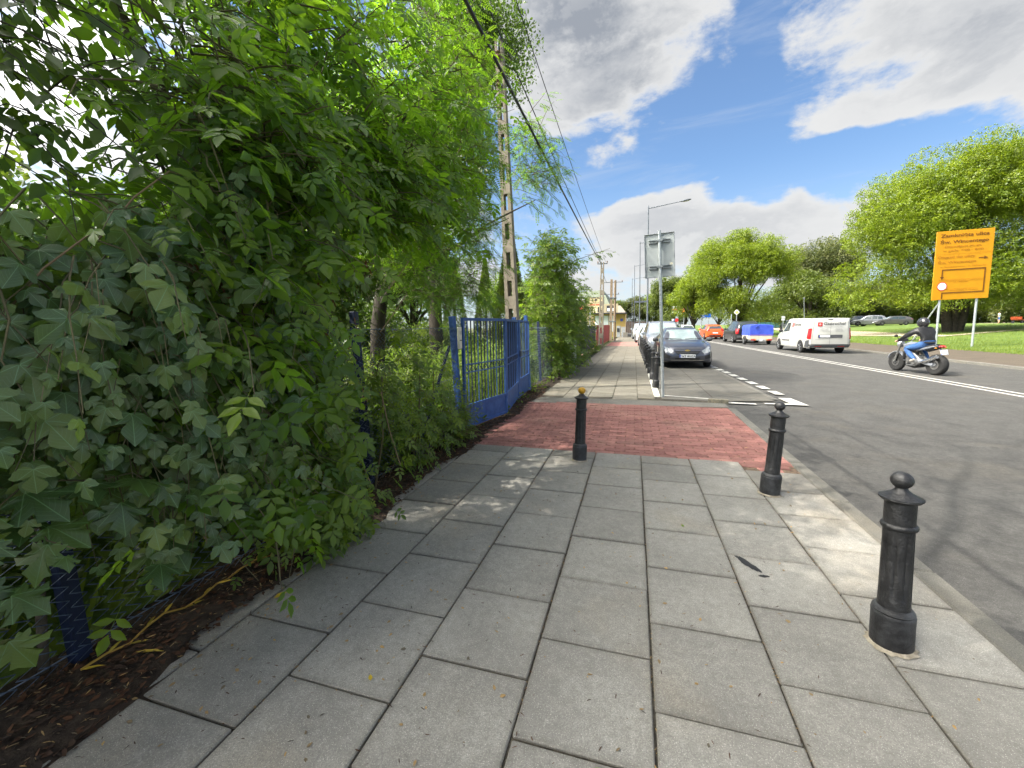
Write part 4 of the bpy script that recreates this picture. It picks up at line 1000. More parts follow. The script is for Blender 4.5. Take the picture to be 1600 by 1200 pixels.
def bwheel(y, r, w_, nm='wheel'):
    o = MB().lathe([(r*.70, -w_*.40), (r*.80, -w_*.5), (r*.90, -w_*.46), (r*.975, -w_*.28), (r, 0), (r*.975, w_*.28), (r*.90, w_*.46), (r*.80, w_*.5), (r*.70, w_*.40)], 40, axis='X').build(nm, M_tyre, None, 50); o.location = (0, y, r); o.parent = bk
    rim = MB(); rim.lathe([(r*.70, -w_*.34), (r*.72, -w_*.40), (r*.72, w_*.40), (r*.70, w_*.34), (r*.64, w_*.2), (r*.64, -w_*.2)], 36, axis='X')
    for i in range(5):
        a = 2*PI*i/5+.3; d = Vector((0, math.cos(a), math.sin(a))); rim.tube([d*r*.1, d*r*.66], [r*.07, r*.05], 6)
    rim.lathe([(r*.14, -w_*.5), (r*.16, 0), (r*.14, w_*.5)], 14, axis='X'); c = rim.build('rim', M_alloy, None, 40); c.parent = o
    dk = MB().lathe([(r*.46, -.004), (r*.46, .004), (r*.30, .004), (r*.30, -.004)], 28, (-w_*.42, 0, 0), axis='X').build('brake_disc', M_chrome, None, 30); c2 = dk; c2.parent = o
bwheel(0, .305, .185); bwheel(1.36, .295, .125)
def bp(nm, mb, mat, sm=45): o = mb.build(nm, mat, None, sm); o.parent = bk; return o
for sg in (-1, 1):
    bp('fork', MB().tube([(sg*.095, 1.36, .30), (sg*.095, 1.24, .62), (sg*.095, 1.14, .92)], [.030, .028, .024], 10), M_engine)
    bp('swingarm', MB().tube([(sg*.12, 0, .30), (sg*.12, .30, .36), (sg*.10, .52, .42)], [.032, .040, .045], 8, sq=1.4), M_silver)
    bp('frame_rail', MB().tube([(sg*.09, .45, .42), (sg*.13, .72, .66), (sg*.06, 1.08, .86)], [.035, .04, .035], 8), M_engine)
    bp('wing_mirror', MB().tube([(sg*.22, 1.06, 1.00), (sg*.30, 1.06, 1.12)], .008, 6).ball((sg*.34, 1.05, 1.14), .055, 10, 8, (1.2, .4, .7)), M_trim)
    bp('footpeg', MB().tube([(sg*.10, .52, .37), (sg*.22, .50, .37)], .012, 6), M_engine)
    bp('indicator', MB().ball((sg*.13, -.06, .80), .022, 8, 6, (1.6, 1, .8)), M_amber)
    bp('tail_panel', MB().tube([(sg*.085, .52, .72), (sg*.10, .26, .78), (sg*.07, -.02, .855)], [.055, .06, .03], 8, sq=.6), M_silver)
bp('front_mudguard', MB().tube([(0, 1.36+.325*math.cos(a), .295+.325*math.sin(a)) for a in [R(x) for x in range(20, 171, 15)]], .065, 8, sq=.35), M_silver)
bp('engine', MB().box((0, .70, .42), (.30, .34, .26), .04).box((0, .82, .56), (.26, .22, .18), .03).lathe([(.09, -.19), (.11, -.16), (.11, .16), (.09, .19)], 18, (0, .58, .36), axis='X'), M_engine)
bp('radiator', MB().box((0, 1.0, .52), (.28, .05, .26), .01), M_trim)
bp('belly_pan', MB().tube([(0, .95, .26), (0, .70, .22), (0, .45, .24)], [.10, .13, .09], 10, sq=.6), M_trim)
tk = MB(); tk.ball((0, .83, .80), .24, 18, 12, (.72, 1.15, .62)); bp('fuel_tank', tk, M_silver, 70)
bp('seat', MB().tube([(0, .62, .80), (0, .38, .785), (0, .16, .84), (0, .02, .875)], [.12, .13, .11, .07], 12, sq=.45), M_trim)
bp('tail_unit', MB().tube([(0, .30, .72), (0, .08, .79), (0, -.09, .85)], [.09, .085, .055], 10, sq=.7), M_trim)
bp('tail_light', MB().ball((0, -.115, .84), .075, 14, 8, (1.35, .5, .55)), M_redl, 70)
for sg in (-1, 1): bp('lit_bulb', MB().ball((sg*.042, -.146, .84), .024, 10, 6, (1, .6, .9)), pm('bright red lens', (.75, .12, .09), .2))
bp('plate_bracket', MB().tube([(0, -.04, .79), (0, -.16, .70)], .02, 6), M_trim)
o = bp('number_plate', MB(M=Matrix.Translation((0, -.185, .68)) @ Matrix.Rotation(-.35, 4, 'X')).box((0, 0, 0), (.20, .01, .15), .003), M_plate)
ob = MB(M=Matrix.Translation((0, -.185, .68)) @ Matrix.Rotation(-.35, 4, 'X')).box((-.088, -.001, 0), (.018, .011, .148)).build('plate_band', M_plateblue); ob.parent = o
bp('silencer', MB().tube([(-.16, .40, .34), (-.17, .10, .44), (-.17, -.16, .56)], [.035, .055, .055], 12), M_chrome)
bp('exhaust_pipe', MB().tube([(-.06, .95, .45), (-.08, .90, .24), (-.14, .55, .24), (-.16, .38, .33)], .025, 8), M_engine)
bp('handlebar', MB().tube([(-.38, .98, .97), (-.22, 1.06, .99), (0, 1.10, .96), (.22, 1.06, .99), (.38, .98, .97)], .014, 8), M_trim)
bp('headlight', MB().ball((0, 1.26, .86), .11, 14, 10, (1, .8, 1.0)), M_silver, 70); bp('cockpit', MB().box((0, 1.14, .99), (.20, .06, .10), .02), M_trim)
bk.scale = (.95, .95, .95)
rid = thing('person', 'motorcycle rider in black leather jacket, blue jeans and dark helmet', 'person', bk.location, bk.rotation_euler)
rid.scale = (.95, .95, .95)
J = {'hip': ((0, .34, .90), (.165, .135)), 'waist': ((0, .38, 1.05), (.175, .135)), 'chest': ((0, .47, 1.24), (.215, .15)), 'neck': ((0, .52, 1.385), (.085, .085)), 'head': ((0, .56, 1.50), (.085, .095))}
for s_, sg in (('l', -1), ('r', 1)):
    J.update({s_+'sh': ((sg*.215, .50, 1.315), .095), s_+'el': ((sg*.36, .70, 1.12), .070), s_+'wr': ((sg*.365, .90, 1.005), .042), s_+'ha': ((sg*.345, .985, .985), (.045, .036)),
              s_+'hj': ((sg*.12, .38, .865), .110), s_+'kn': ((sg*.235, .80, .76), .085), s_+'cf': ((sg*.215, .64, .55), .072), s_+'an': ((sg*.185, .51, .43), .052), s_+'to': ((sg*.19, .68, .375), (.046, .040))})
Bn = [('hip', 'waist'), ('waist', 'chest'), ('chest', 'neck'), ('neck', 'head')]
for s_ in 'lr': Bn += [('chest', s_+'sh'), (s_+'sh', s_+'el'), (s_+'el', s_+'wr'), (s_+'wr', s_+'ha'), ('hip', s_+'hj'), (s_+'hj', s_+'kn'), (s_+'kn', s_+'cf'), (s_+'cf', s_+'an'), (s_+'an', s_+'to')]
def pick_r(c, n):
    if c.y > .925 and abs(c.x) > .25 and c.z > .9: return 2
    if c.z < .455: return 3
    if c.z < .97 and not (abs(c.x) > .28 and c.z > .86): return 1
    return 0
me = skin_figure('body', J, Bn, [M_leather, M_jeans, M_skin, M_shoe], pick_r, 'hip'); o = bpy.data.objects.new('body', me); COL.objects.link(o); o.parent = rid
for sg in (-1, 1):
    hd = MB()
    for k in range(4):
        x = sg*(.315+.024*k); L_ = (1, 1.06, 1.02, .88)[k]
        hd.tube([(x, .965, .99), (x, 1.005, .995+.004*L_), (x, 1.012, .965), (x, .985, .950)], [.0105, .0105, .010, .009], 6)
    hd.tube([(sg*.305, .95, .985), (sg*.288, .965, .965), (sg*.285, .985, .955)], [.012, .0115, .010], 6)
    o = hd.build('fingers', M_skin, None, 60); o.parent = rid
hm = MB(); hm.ball((0, .555, 1.53), .152, 22, 16, (.88, 1.05, 1.0)); o = hm.build('helmet', M_helm, None, 80); o.parent = rid
v_ = MB(M=Matrix.Translation((0, .56, 1.525))); V = []; F = []
for i in range(5):
    for k in range(13):
        a = R(20+140*k/12); e = R(-20+38*i/4); V.append((.131*math.cos(a)*math.cos(e), .157*math.sin(a)*math.cos(e), .148*math.sin(e)))
for i in range(4):
    for k in range(12): F.append((i*13+k, i*13+k+1, (i+1)*13+k+1, (i+1)*13+k))
v_.add(V, F); c = v_.build('visor', M_glass, None, 60); c.parent = o
for a0, a1, e0, e1 in ((200, 260, 5, 45), (278, 330, 0, 40), (150, 185, -25, -5)):
    V = []; F = []; v_ = MB(M=Matrix.Translation((0, .555, 1.525)))
    for i in range(5):
        for k in range(7):
            a = R(a0+(a1-a0)*k/6); e = R(e0+(e1-e0)*i/4 + 6*math.sin(k)); V.append((.1295*math.cos(a)*math.cos(e), .154*math.sin(a)*math.cos(e), .147*math.sin(e)))
    for i in range(4):
        for k in range(6): F.append((i*7+k, i*7+k+1, (i+1)*7+k+1, (i+1)*7+k))
    v_.add(V, F); c = v_.build('helmet_panel', M_helmw, None, 60); c.parent = o
bg_ = MB().tube([(0, .335, .96), (0, .325, .985)], [.17, .165], 20, sq=.8); o = bg_.build('belt_hem', M_leather, None, 60); o.parent = rid
# walker far off in the park
wx, wy = 51.9, 79.5
wk = thing('person', 'distant walker in white top and blue shorts on the park lawn', 'person', (wx, wy, park_z(wx, wy)), (0, 0, .7))
J = {'hip': ((0, 0, .93), (.15, .11)), 'chest': ((0, .01, 1.32), (.19, .12)), 'neck': ((0, .02, 1.50), .06), 'head': ((0, .03, 1.64), (.085, .10)), 'top': ((0, .03, 1.74), .06)}
Bn = [('hip', 'chest'), ('chest', 'neck'), ('neck', 'head'), ('head', 'top')]
for s_, sg in (('l', -1), ('r', 1)):
    J.update({s_+'sh': ((sg*.2, 0, 1.42), .065), s_+'el': ((sg*.27, -.02*sg, 1.14), .048), s_+'ha': ((sg*.27, .10, .92), .038), s_+'hj': ((sg*.09, 0, .88), .095), s_+'kn': ((sg*.10, .10*sg, .50), .062), s_+'an': ((sg*.10, .02*sg-.03, .09), .042), s_+'to': ((sg*.10, .02*sg+.12, .04), .035)})
    Bn += [('chest', s_+'sh'), (s_+'sh', s_+'el'), (s_+'el', s_+'ha'), ('hip', s_+'hj'), (s_+'hj', s_+'kn'), (s_+'kn', s_+'an'), (s_+'an', s_+'to')]
M_wtop = pm('white top', (.7, .7, .68), .8); M_short = pm('blue shorts', (.05, .11, .30), .8); M_hair = pm('dark hair', (.03, .02, .015), .7)
def pick_w(c, n):
    if c.z > 1.66 or (c.z > 1.55 and c.y < .0): return 3
    if c.z > 1.48 or (abs(c.x) > .235 and c.z < 1.2): return 2
    return 0 if c.z > .96 else (1 if c.z > .58 else 2)
me = skin_figure('body', J, Bn, [M_wtop, M_short, M_skin, M_hair], pick_w, 'hip'); o = bpy.data.objects.new('body', me); COL.objects.link(o); o.parent = wk

# ================================================================== YELLOW DETOUR SIGN
M_yel = pm('detour yellow', (.50, .22, .004), .45, var=.05, scale=2); M_brown = pm('sign lettering', (.13, .048, .006), .5); M_brown2 = pm('faded lettering', (.36, .15, .008), .5)
W_, H_ = 2.62, 3.72
sg_ = thing('detour_sign', 'big yellow detour sign on two grey poles beyond the street', 'road sign', (17.45, 29.5, .0), (0, -.03, .07))
SM = Matrix.Translation((0, -.06, 0)) @ Matrix(((1, 0, 0, 0), (0, 0, -1, 0), (0, 1, 0, 0), (0, 0, 0, 1)))    # sign plane: x right, y up
def sp_(x, y): return Matrix.Translation((x, -.075, y)) @ Matrix(((1, 0, 0, 0), (0, 0, -1, 0), (0, 1, 0, 0), (0, 0, 0, 1)))
kid(sg_, MB().box((0, -.04, 2.66+H_/2), (W_, .04, H_), .012).build('panel', M_yel))
for x in (-.85, .86): kid(sg_, MB().tube([(x, .04, -.2), (x, .04, 6.2)], .055, 12).build('pole', M_galv))
kid(sg_, MB().tube([(-.86, .06, 2.5), (-1.35, 1.3, .1)], .035, 8).build('brace', M_galv))
def sx_(f): return -W_/2 + f*W_
def sy_(f): return 2.66 + H_*(1-f)
def stext(s, fx0, fx1, fy, cap, mat, off=.002):
    text(s, cap/.72, sp_(sx_(fx0), sy_(fy)), mat, None, 'lettering', .002, offset=off); o = last(); w_ = max(v.co.x for v in o.data.vertices) - min(v.co.x for v in o.data.vertices)
    x0 = sx_(fx0); k = (fx1-fx0)*W_/w_; o.data.transform(Matrix.Translation((x0, 0, 0)) @ Matrix.Diagonal((k, 1, 1, 1)) @ Matrix.Translation((-x0, 0, 0))); kid(sg_, o)
stext('Zamknięta ulica', .07, .91, .088, .175, M_brown, .004); stext('Św. Wincentego', .065, .90, .178, .165, M_brown, .004)
stext('Obowiązuje pn.-pt.', .15, .79, .238, .11, M_brown2); stext('w godz. 7:00 - 9:00', .13, .83, .296, .105, M_brown2)
stext('Objazd do ulicy', .04, .70, .392, .135, M_brown2, .003); stext('Św. Wincentego', .05, .72, .466, .13, M_brown2, .003)
stext('ul. Kondratowicza   ul. Malborska', .10, .90, .522, .06, M_brown2, .0); stext('ul. Gilarska', .36, .62, .745, .06, M_brown2, .0); stext('ul. Kondratowicza  ul. Chodecka', .26, .80, .868, .055, M_brown2, .0)
def bar(pts, mat, nm='route_line'):
    b = MB(M=sp_(0, 0)); b.prism([(sx_(x), sy_(y)) for x, y in pts], 0, .004); kid(sg_, b.build(nm, mat, None, 0))
def rect(x0, y0, x1, y1, mat, nm='route_line'): bar([(x0, y0), (x1, y0), (x1, y1), (x0, y1)], mat, nm)
rect(.0, .329, 1, .331, M_brown2, 'rule'); rect(.10, .702, .86, .705, M_brown2, 'rule'); rect(.10, .722, .86, .725, M_brown2, 'rule'); rect(.14, .84, .78, .842, M_brown2, 'rule')
rect(.76, .404, .86, .416, M_brown); bar([(.855, .388), (.92, .410), (.855, .432)], M_brown, 'arrow_head')
rect(.14, .553, .905, .568, M_brown); rect(.882, .568, .905, .905, M_brown); rect(.165, .890, .882, .905, M_brown); rect(.165, .905, .187, .985, M_brown); rect(.14, .568, .162, .67, M_brown); bar([(.115, .66), (.187, .66), (.151, .705)], M_brown, 'arrow_head')
for r_, m_, z_ in ((.235, M_logo, .004), (.195, pm('sign white', (.80, .81, .83), .4), .008)):
    b = MB(M=sp_(sx_(.165), sy_(.80))); b.prism([(r_*math.cos(k*PI/18), r_*math.sin(k*PI/18)) for k in range(36)], 0, z_); kid(sg_, b.build('prohibition_disc', m_, None, 0))
# ================================================================== VEGETATION
rg = np.random.default_rng(21)
def nrm(v): return v/np.maximum(np.linalg.norm(v, axis=-1, keepdims=True), 1e-9)
def frames(t, n):
    y = nrm(t); z = nrm(n - (n*y).sum(-1, keepdims=True)*y); x = np.cross(y, z); return np.stack([x, y, z], -1)
def fan_leaf(half, c, tipz=-.10, cz=.0, notch=None):
    """leaf outline (right half, base to tip) fanned from an inner point; lobes droop"""
    pts = half + [(-x, y) for x, y in half[-2:0:-1]]
    V = [(c[0], c[1], cz)]; 
    for x, y in pts: r_ = math.hypot(x-c[0], y-c[1]); V.append((x, y, tipz*r_*r_*2 + .03*math.sin(9*x+5*y)))
    n = len(pts); F = [(0, 1+i, 1+(i+1) % n) for i in range(n)]
    V = np.array(V); return V, np.array(F), np.stack([V[:, 0]*.8+.5, V[:, 1]*.8+.12], -1)
MAPLE = fan_leaf([(0, 0), (.08, .02), (.22, -.10), (.27, .0), (.44, -.04), (.40, .10), (.31, .17), (.46, .26), (.52, .35), (.72, .38), (.60, .48), (.55, .56), (.40, .52), (.24, .50), (.27, .64), (.36, .72), (.22, .78), (.16, .86), (0, 1.05)], (0, .2), -.16)
HOP = fan_leaf([(0, .02), (.10, -.08), (.24, -.12), (.36, -.06), (.43, .03), (.53, .10), (.55, .22), (.64, .34), (.50, .42), (.36, .38), (.17, .40), (.30, .54), (.33, .68), (.24, .82), (.12, .94), (0, 1.04)], (0, .2), -.22)
def leaflet(o, d, L, w, fold=.25, droop=-.15, n=None):
    d = np.array(d)/np.linalg.norm(d); s_ = np.array([d[1], -d[0], 0]); o = np.array(o)
    P = [o, o+d*L*.35+s_*w*.9, o+d*L*.65+s_*w*.75, o+d*L+np.array([0, 0, droop*L]), o+d*L*.65-s_*w*.75, o+d*L*.35-s_*w*.9, o+d*L*.35+np.array([0, 0, -fold*w]), o+d*L*.65+np.array([0, 0, -fold*w+droop*L*.4])]
    return P, [(0, 1, 6), (1, 2, 7), (1, 7, 6), (2, 3, 7), (3, 4, 7), (4, 5, 6), (4, 6, 7), (5, 0, 6)]
def compound(spec, rach=.006):
    V = []; F = []; U = []
    for o, d, L, w in spec:
        p, f = leaflet(o, d, L, w); k = len(V); V += [tuple(q) for q in p]; F += [tuple(i+k for i in q) for q in f]
        U += [(.5, .12), (.62, .4), (.6, .7), (.5, 1), (.4, .7), (.38, .4), (.5, .4), (.5, .7)]
    k = len(V); V += [(-rach, 0, 0), (rach, 0, 0), (0, .8, -.005)]; F += [(k, k+1, k+2)]; U += [(.5, .12)]*3
    return np.array(V), np.array(F), np.array(U)
ELDER = compound([((0, .28, 0), (1, .45, 0), .42, .10), ((0, .28, 0), (-1, .45, 0), .42, .10), ((0, .52, 0), (1, .55, 0), .44, .11), ((0, .52, 0), (-1, .55, 0), .44, .11), ((0, .62, 0), (.05, 1, 0), .5, .13)])
TRIF = compound([((0, .35, 0), (1, .5, 0), .48, .17), ((0, .35, 0), (-1, .5, 0), .48, .17), ((0, .42, 0), (.03, 1, 0), .58, .2)])
def pinnate(n=7):
    V = []; F = []; U = []
    sp = [((0, .14+.80*i/n, -.10*(i/n)**2), (s_, .25, 0), .17*(1-.25*abs(i/n-.45)), .044) for i in range(n) for s_ in (-1, 1)] + [((0, .95, -.1), (0, 1, 0), .17, .044)]
    for o, d, L, w in sp:
        d = np.array(d)/np.linalg.norm(d); s_ = np.array([d[1], -d[0], 0]); o = np.array(o); k = len(V)
        V += [tuple(o), tuple(o+d*L*.5+s_*w), tuple(o+d*L+np.array([0, 0, -.02])), tuple(o+d*L*.5-s_*w)]; F += [(k, k+1, k+2), (k, k+2, k+3)]; U += [(.5, .12), (.6, .5), (.5, 1), (.4, .5)]
    k = len(V); V += [(-.006, 0, 0), (.006, 0, 0), (0, .95, -.1)]; F.append((k, k+1, k+2)); U += [(.5, .12)]*3
    return np.array(V), np.array(F), np.array(U)
PINN = pinnate()
SIMPLE = (np.array([(0, 0, 0), (.26, .35, .02), (.17, .7, .0), (0, 1, -.08), (-.17, .7, .0), (-.26, .35, .02), (0, .5, -.05)]), np.array([(0, 1, 6), (1, 2, 6), (2, 3, 6), (3, 4, 6), (4, 5, 6), (5, 0, 6)]), np.array([(.5, .12), (.7, .4), (.65, .7), (.5, 1), (.35, .7), (.3, .4), (.5, .5)]))
LANCE = (np.array([(0, 0, 0), (.085, .3, .0), (.06, .7, -.03), (0, 1, -.12), (-.06, .7, -.03), (-.085, .3, .0), (0, .4, -.03)]), SIMPLE[1], SIMPLE[2])
def clump(nl, seed, L=.36, elong=1.0):
    r_ = np.random.default_rng(seed); V = []; F = []; U = []
    for i in range(nl):
        p = r_.normal(0, .30, 3)*np.array([1, 1, .65]); t = nrm(r_.normal(0, 1, 3) + np.array([0, 0, -.35])); n = nrm(r_.normal(0, .55, 3) + np.array([0, 0, 1.]))
        M = frames(t[None], n[None])[0]*L*r_.uniform(.7, 1.25)
        q = np.array([(0, 0, 0), (.30*elong, .45, .06), (0, 1, -.06), (-.30*elong, .45, .06)]) @ M.T + p; k = len(V)
        V += [tuple(x) for x in q]; F += [(k, k+1, k+2), (k, k+2, k+3)]; U += [(.5, .12), (.7, .5), (.5, 1), (.3, .5)]
    return np.array(V), np.array(F), np.array(U)
def scatter(name, proto, Rm, T, mat, tint):
    V, F, U = proto; N = len(T); n = len(V)
    W_ = np.einsum('nij,kj->nki', Rm, V) + T[:, None, :]
    FF = (F[None] + (np.arange(N)*n)[:, None, None]).reshape(-1, 3)
    return tri_mesh(name, W_.reshape(-1, 3), FF, mat, np.repeat(tint, n), np.tile(U, (N, 1)))
def tubes_np(name, P, r0, r1, mat):
    """many 3-sided twigs at once; P (N,K,3)"""
    N, K, _ = P.shape; t = nrm(np.gradient(P, axis=1)); a = nrm(np.cross(t, np.array([.3, .2, 1.]))); b = np.cross(t, a)
    r_ = (np.linspace(1, 0, K)[None, :, None]*(np.asarray(r0).reshape(-1, 1, 1)-r1) + r1)
    ring = np.stack([P + r_*(a*math.cos(x)+b*math.sin(x)) for x in (0, 2.1, 4.2)], 2); V = ring.reshape(-1, 3)
    base = (np.arange(N)*K*3)[:, None, None, None] + (np.arange(K-1)*3)[None, :, None, None]
    q = np.array([[(0, 1, 4), (0, 4, 3)], [(1, 2, 5), (1, 5, 4)], [(2, 0, 3), (2, 3, 5)]]).reshape(6, 3)
    return tri_mesh(name, V, (base + q[None, None]).reshape(-1, 3), mat, smooth=True)
M_bark = pm('bark', (.070, .055, .040), .95, col2=(.14, .115, .085), scale=9, bump=.8, bscale=22, det=8)
M_twig = pm('twig', (.085, .075, .040), .8, col2=(.15, .13, .06), scale=6)
M_barkdk = pm('dark bark', (.030, .024, .018), .95, col2=(.06, .05, .038), scale=5, bump=.8, bscale=12)
L_maple = leaf_mat('maple leaf', (.072, .142, .050), (.13, .29, .02), .30, .28, .35, 1.)
L_hop = leaf_mat('hop leaf', (.100, .180, .080), (.20, .40, .03), .30, .28, .40, 1.)
L_elder = leaf_mat('ash leaf', (.088, .175, .030), (.27, .54, .025), .38, .52, .35)
L_light = leaf_mat('young leaf', (.105, .190, .030), (.25, .44, .03), .42, .45, .35)
L_locust = leaf_mat('locust leaf', (.062, .130, .026), (.19, .38, .02), .45, .50, .3)
L_dull = leaf_mat('dull leaf', (.055, .105, .030), (.14, .27, .025), .4, .42, .3)
L_far = leaf_mat('park leaf', (.125, .198, .020), (.30, .44, .018), .5, .42, .34)
L_far2 = leaf_mat('grey green leaf', (.085, .118, .045), (.16, .22, .05), .55, .34, .3)
L_far3 = leaf_mat('deep green leaf', (.078, .128, .026), (.18, .28, .025), .5, .36, .35)
L_weed = leaf_mat('weed leaf', (.085, .150, .026), (.18, .32, .03), .5, .42, .35)
L_dead = leaf_mat('dead leaf', (.10, .060, .028), (.12, .07, .03), .7, .25, .4)

def tree_thing(name, label, cat, base, group=None): return thing(name, label, cat, base, (0, 0, 0), group)
def leafify(t, proto, Rm, T, mat, nparts, pname='leaf', rest='foliage', thin_mesh_variants=4, key=None, tint=None):
    """nearest leaves become parts of their own, the others one joined part"""
    N = len(T); tint = np.clip(rg.beta(1.0, 2.3, N), 0, 1) if tint is None else tint
    o_ = np.argsort(np.linalg.norm(T-CAMP, axis=1)); near = o_[:nparts]; far_ = o_[nparts:]
    vs = []
    for k in range(thin_mesh_variants):
        V, F, U = proto; vs.append(tri_mesh(pname, V, F, mat, np.full(len(V), (k+.5)/thin_mesh_variants*.8), U))
    for i in near:
        M = Matrix([list(Rm[i][r_]) + [T[i][r_]] for r_ in range(3)] + [[0, 0, 0, 1]])
        o = bpy.data.objects.new(pname, vs[min(thin_mesh_variants-1, int(tint[i]*thin_mesh_variants*1.2))]); COL.objects.link(o); o.matrix_basis = M; adopt(o, t)
    if len(far_):
        o = link(rest, scatter(rest, proto, Rm[far_], T[far_], mat, tint[far_])); adopt(o, t); o['kind'] = 'stuff'
def sprays(roots, dirs, length, nl, size, droop=.35, face=(.35, -.15, .8), fr=.45, leaf_down=.35, spread=.85):
    """leafy twigs: returns leaf frames, leaf bases and twig polylines"""
    N = len(roots); K = 5; f = np.linspace(0, 1, K)[None, :, None]
    dirs = nrm(dirs); L = np.asarray(length).reshape(-1, 1, 1)
    P = roots[:, None] + dirs[:, None]*L*f + np.array([0, 0, -1.])*droop*L*f**2 + rg.normal(0, .02, (N, K, 3))*f
    Rm = []; T = []
    for k in range(nl):
        t = (k+1)/nl; p = roots + dirs*L[:, 0]*t + np.array([0, 0, -1.])*droop*L[:, 0]*t*t
        tang = nrm(dirs + np.array([0, 0, -2.])*droop*t); side = nrm(np.cross(tang, np.array([0, 0, 1.])+rg.normal(0, .15, (N, 3))))*(1 if k % 2 else -1)
        if k == nl-1: td = tang + np.array([0, 0, -leaf_down])
        else: td = tang*.55 + side*spread + np.array([0, 0, -leaf_down])
        td = nrm(td + rg.normal(0, .28, (N, 3))); nn = nrm(np.array(face) + rg.normal(0, fr, (N, 3)))
        s_ = size*rg.uniform(.5, 1.3, N)*(1 - .25*(t > .9))
        Rm.append(frames(td, nn)*s_[:, None, None]); T.append(p + td*(.18*s_)[:, None])
    return np.concatenate(Rm), np.concatenate(T), P
def ell(n, c, r_, shell=.35):
    d = nrm(rg.normal(0, 1, (n, 3))); q = (shell + (1-shell)*rg.random(n)**.6)[:, None]
    return np.array(c) + d*q*np.array(r_)
def limbs(t, base, tops, r0, mat=None, seed=1, name='limb', n=7):
    r_ = random.Random(seed)
    for tp in tops:
        a = Vector(base); b = Vector(tp); pts = []
        for i in range(n):
            f = i/(n-1); p = a.lerp(b, f) + Vector((r_.gauss(0, .06), r_.gauss(0, .06), .25*math.sin(f*PI)*(b-a).length*.2))*(1 if 0 < i < n-1 else 0); pts.append(p)
        o = MB().tube(pts, [r0*(1-.85*i/(n-1)) for i in range(n)], 7).build(name, mat or M_bark); adopt(o, t)
def trunk(t, pts, rad, mat=None, n=10):
    o = MB().tube(pts, rad, n).build('trunk', mat or M_bark, None, 60); adopt(o, t)

# ---- Norway maple sapling with big dark leaves, nearest on the left
t = tree_thing('maple_sapling', 'young maple with big dark five-pointed leaves pushing through the fence nearest the camera', 'tree', (-2.42, .95, 0))
trunk(t, [(-2.42, .95, -.05), (-2.38, 1.0, .7), (-2.33, 1.1, 1.3), (-2.38, 1.2, 1.75)], [.018, .016, .012, .006], M_bark, 8)
n = 64; Y = rg.uniform(.15, 1.75, n); Z = np.clip(rg.normal(1.05, .34, n), .55, 1.8)
roots = np.stack([rg.uniform(-2.35, -2.0, n), Y, Z], -1); dirs = np.stack([rg.uniform(.5, 1, n), rg.normal(.1, .5, n), rg.uniform(-.1, .35, n)], -1)
Rm, T, P = sprays(roots, dirs, rg.uniform(.25, .5, n), 5, .128, .3, (.75, -.1, .75), .26, .55)
k = (T[:, 0] < -1.58) & (T[:, 2] > .42); leafify(t, MAPLE, Rm[k], T[k], L_maple, 280); o = link('twigs', tubes_np('twigs', P, np.full(n, .005), .002, M_twig)); adopt(o, t); o['kind'] = 'stuff'
# ---- hop vine smothering the fence
t = tree_thing('hop_vine', 'broad-leaved climbing vine covering the middle of the hedge and the fence', 'vine', (-2.3, 2.0, 0))
def bulge(Y, Z): return -2.16 + .30*np.exp(-((Z-1.75)/1.1)**2)*np.clip((Y-.2)/1.2, .2, 1)*np.where(Y > 3.0, np.clip(1-(Y-3.0)/1.2, 0, 1), 1)
n = 700; hub = np.stack([rg.uniform(1.05, 2.0, 46), rg.uniform(.45, 2.45, 46)], -1); hi = rg.integers(0, 46, n); Y = hub[hi, 0]+rg.normal(0, .16, n); Z = hub[hi, 1]+rg.normal(0, .17, n)
e_ = rg.random(n) < .22; Y = np.where(e_, rg.uniform(.35, 1.3, n), Y); Z = np.where(e_, rg.uniform(1.15, 1.95, n), Z); Z = np.where((Y < 1.75) & (Z < .8), Z+.55, Z); k = (Y > .3) & (Z > .2) & ~((Y < 1.55) & (Z > 2.0)); Y = Y[k]; Z = Z[k]; n = len(Y)
roots = np.stack([bulge(Y, Z) + rg.normal(-.06, .10, n), Y, Z], -1); dirs = np.stack([rg.uniform(.1, .7, n), rg.normal(0, .6, n), rg.normal(-.45, .35, n)], -1)
Rm, T, P = sprays(roots, dirs, rg.uniform(.18, .45, n), 4, .092, .5, (.85, -.35, .7), .42, .75)
k = (T[:, 2] > .12 + .34*(T[:, 1] < 1.85)) & (T[:, 0] < -1.55); leafify(t, HOP, Rm[k], T[k], L_hop, 290)
o = link('stems', tubes_np('stems', P, np.full(n, .004), .0015, M_twig)); adopt(o, t); o['kind'] = 'stuff'
for i in range(8):      # longer woody runners
    y = rg.uniform(.8, 3.3); z = rg.uniform(.9, 2.4); x = float(bulge(np.array([y]), np.array([z]))[0])+.05
    pts = [(x-.08, y-.16, z-.25), (x+.02, y-.08, z-.08), (x+.05, y+.04, z+.05), (x-.03, y+.16, z+.08)]; o = MB().tube(pts, [.0035, .0035, .003, .0015], 5).build('runner', pm('pale runner', (.24, .17, .10), .8)); adopt(o, t)
for y, z0, z1 in ((2.06, .55, .02), (1.32, .62, .35), (2.5, .75, .25), (2.9, .95, .3)):
    x = -1.98; o = MB().tube([(x, y, z0), (x+.03, y+.04, (z0+z1)/2), (x+.08, y+.10, z1)], .004, 5).build('runner', MATS['pale runner']); adopt(o, t)
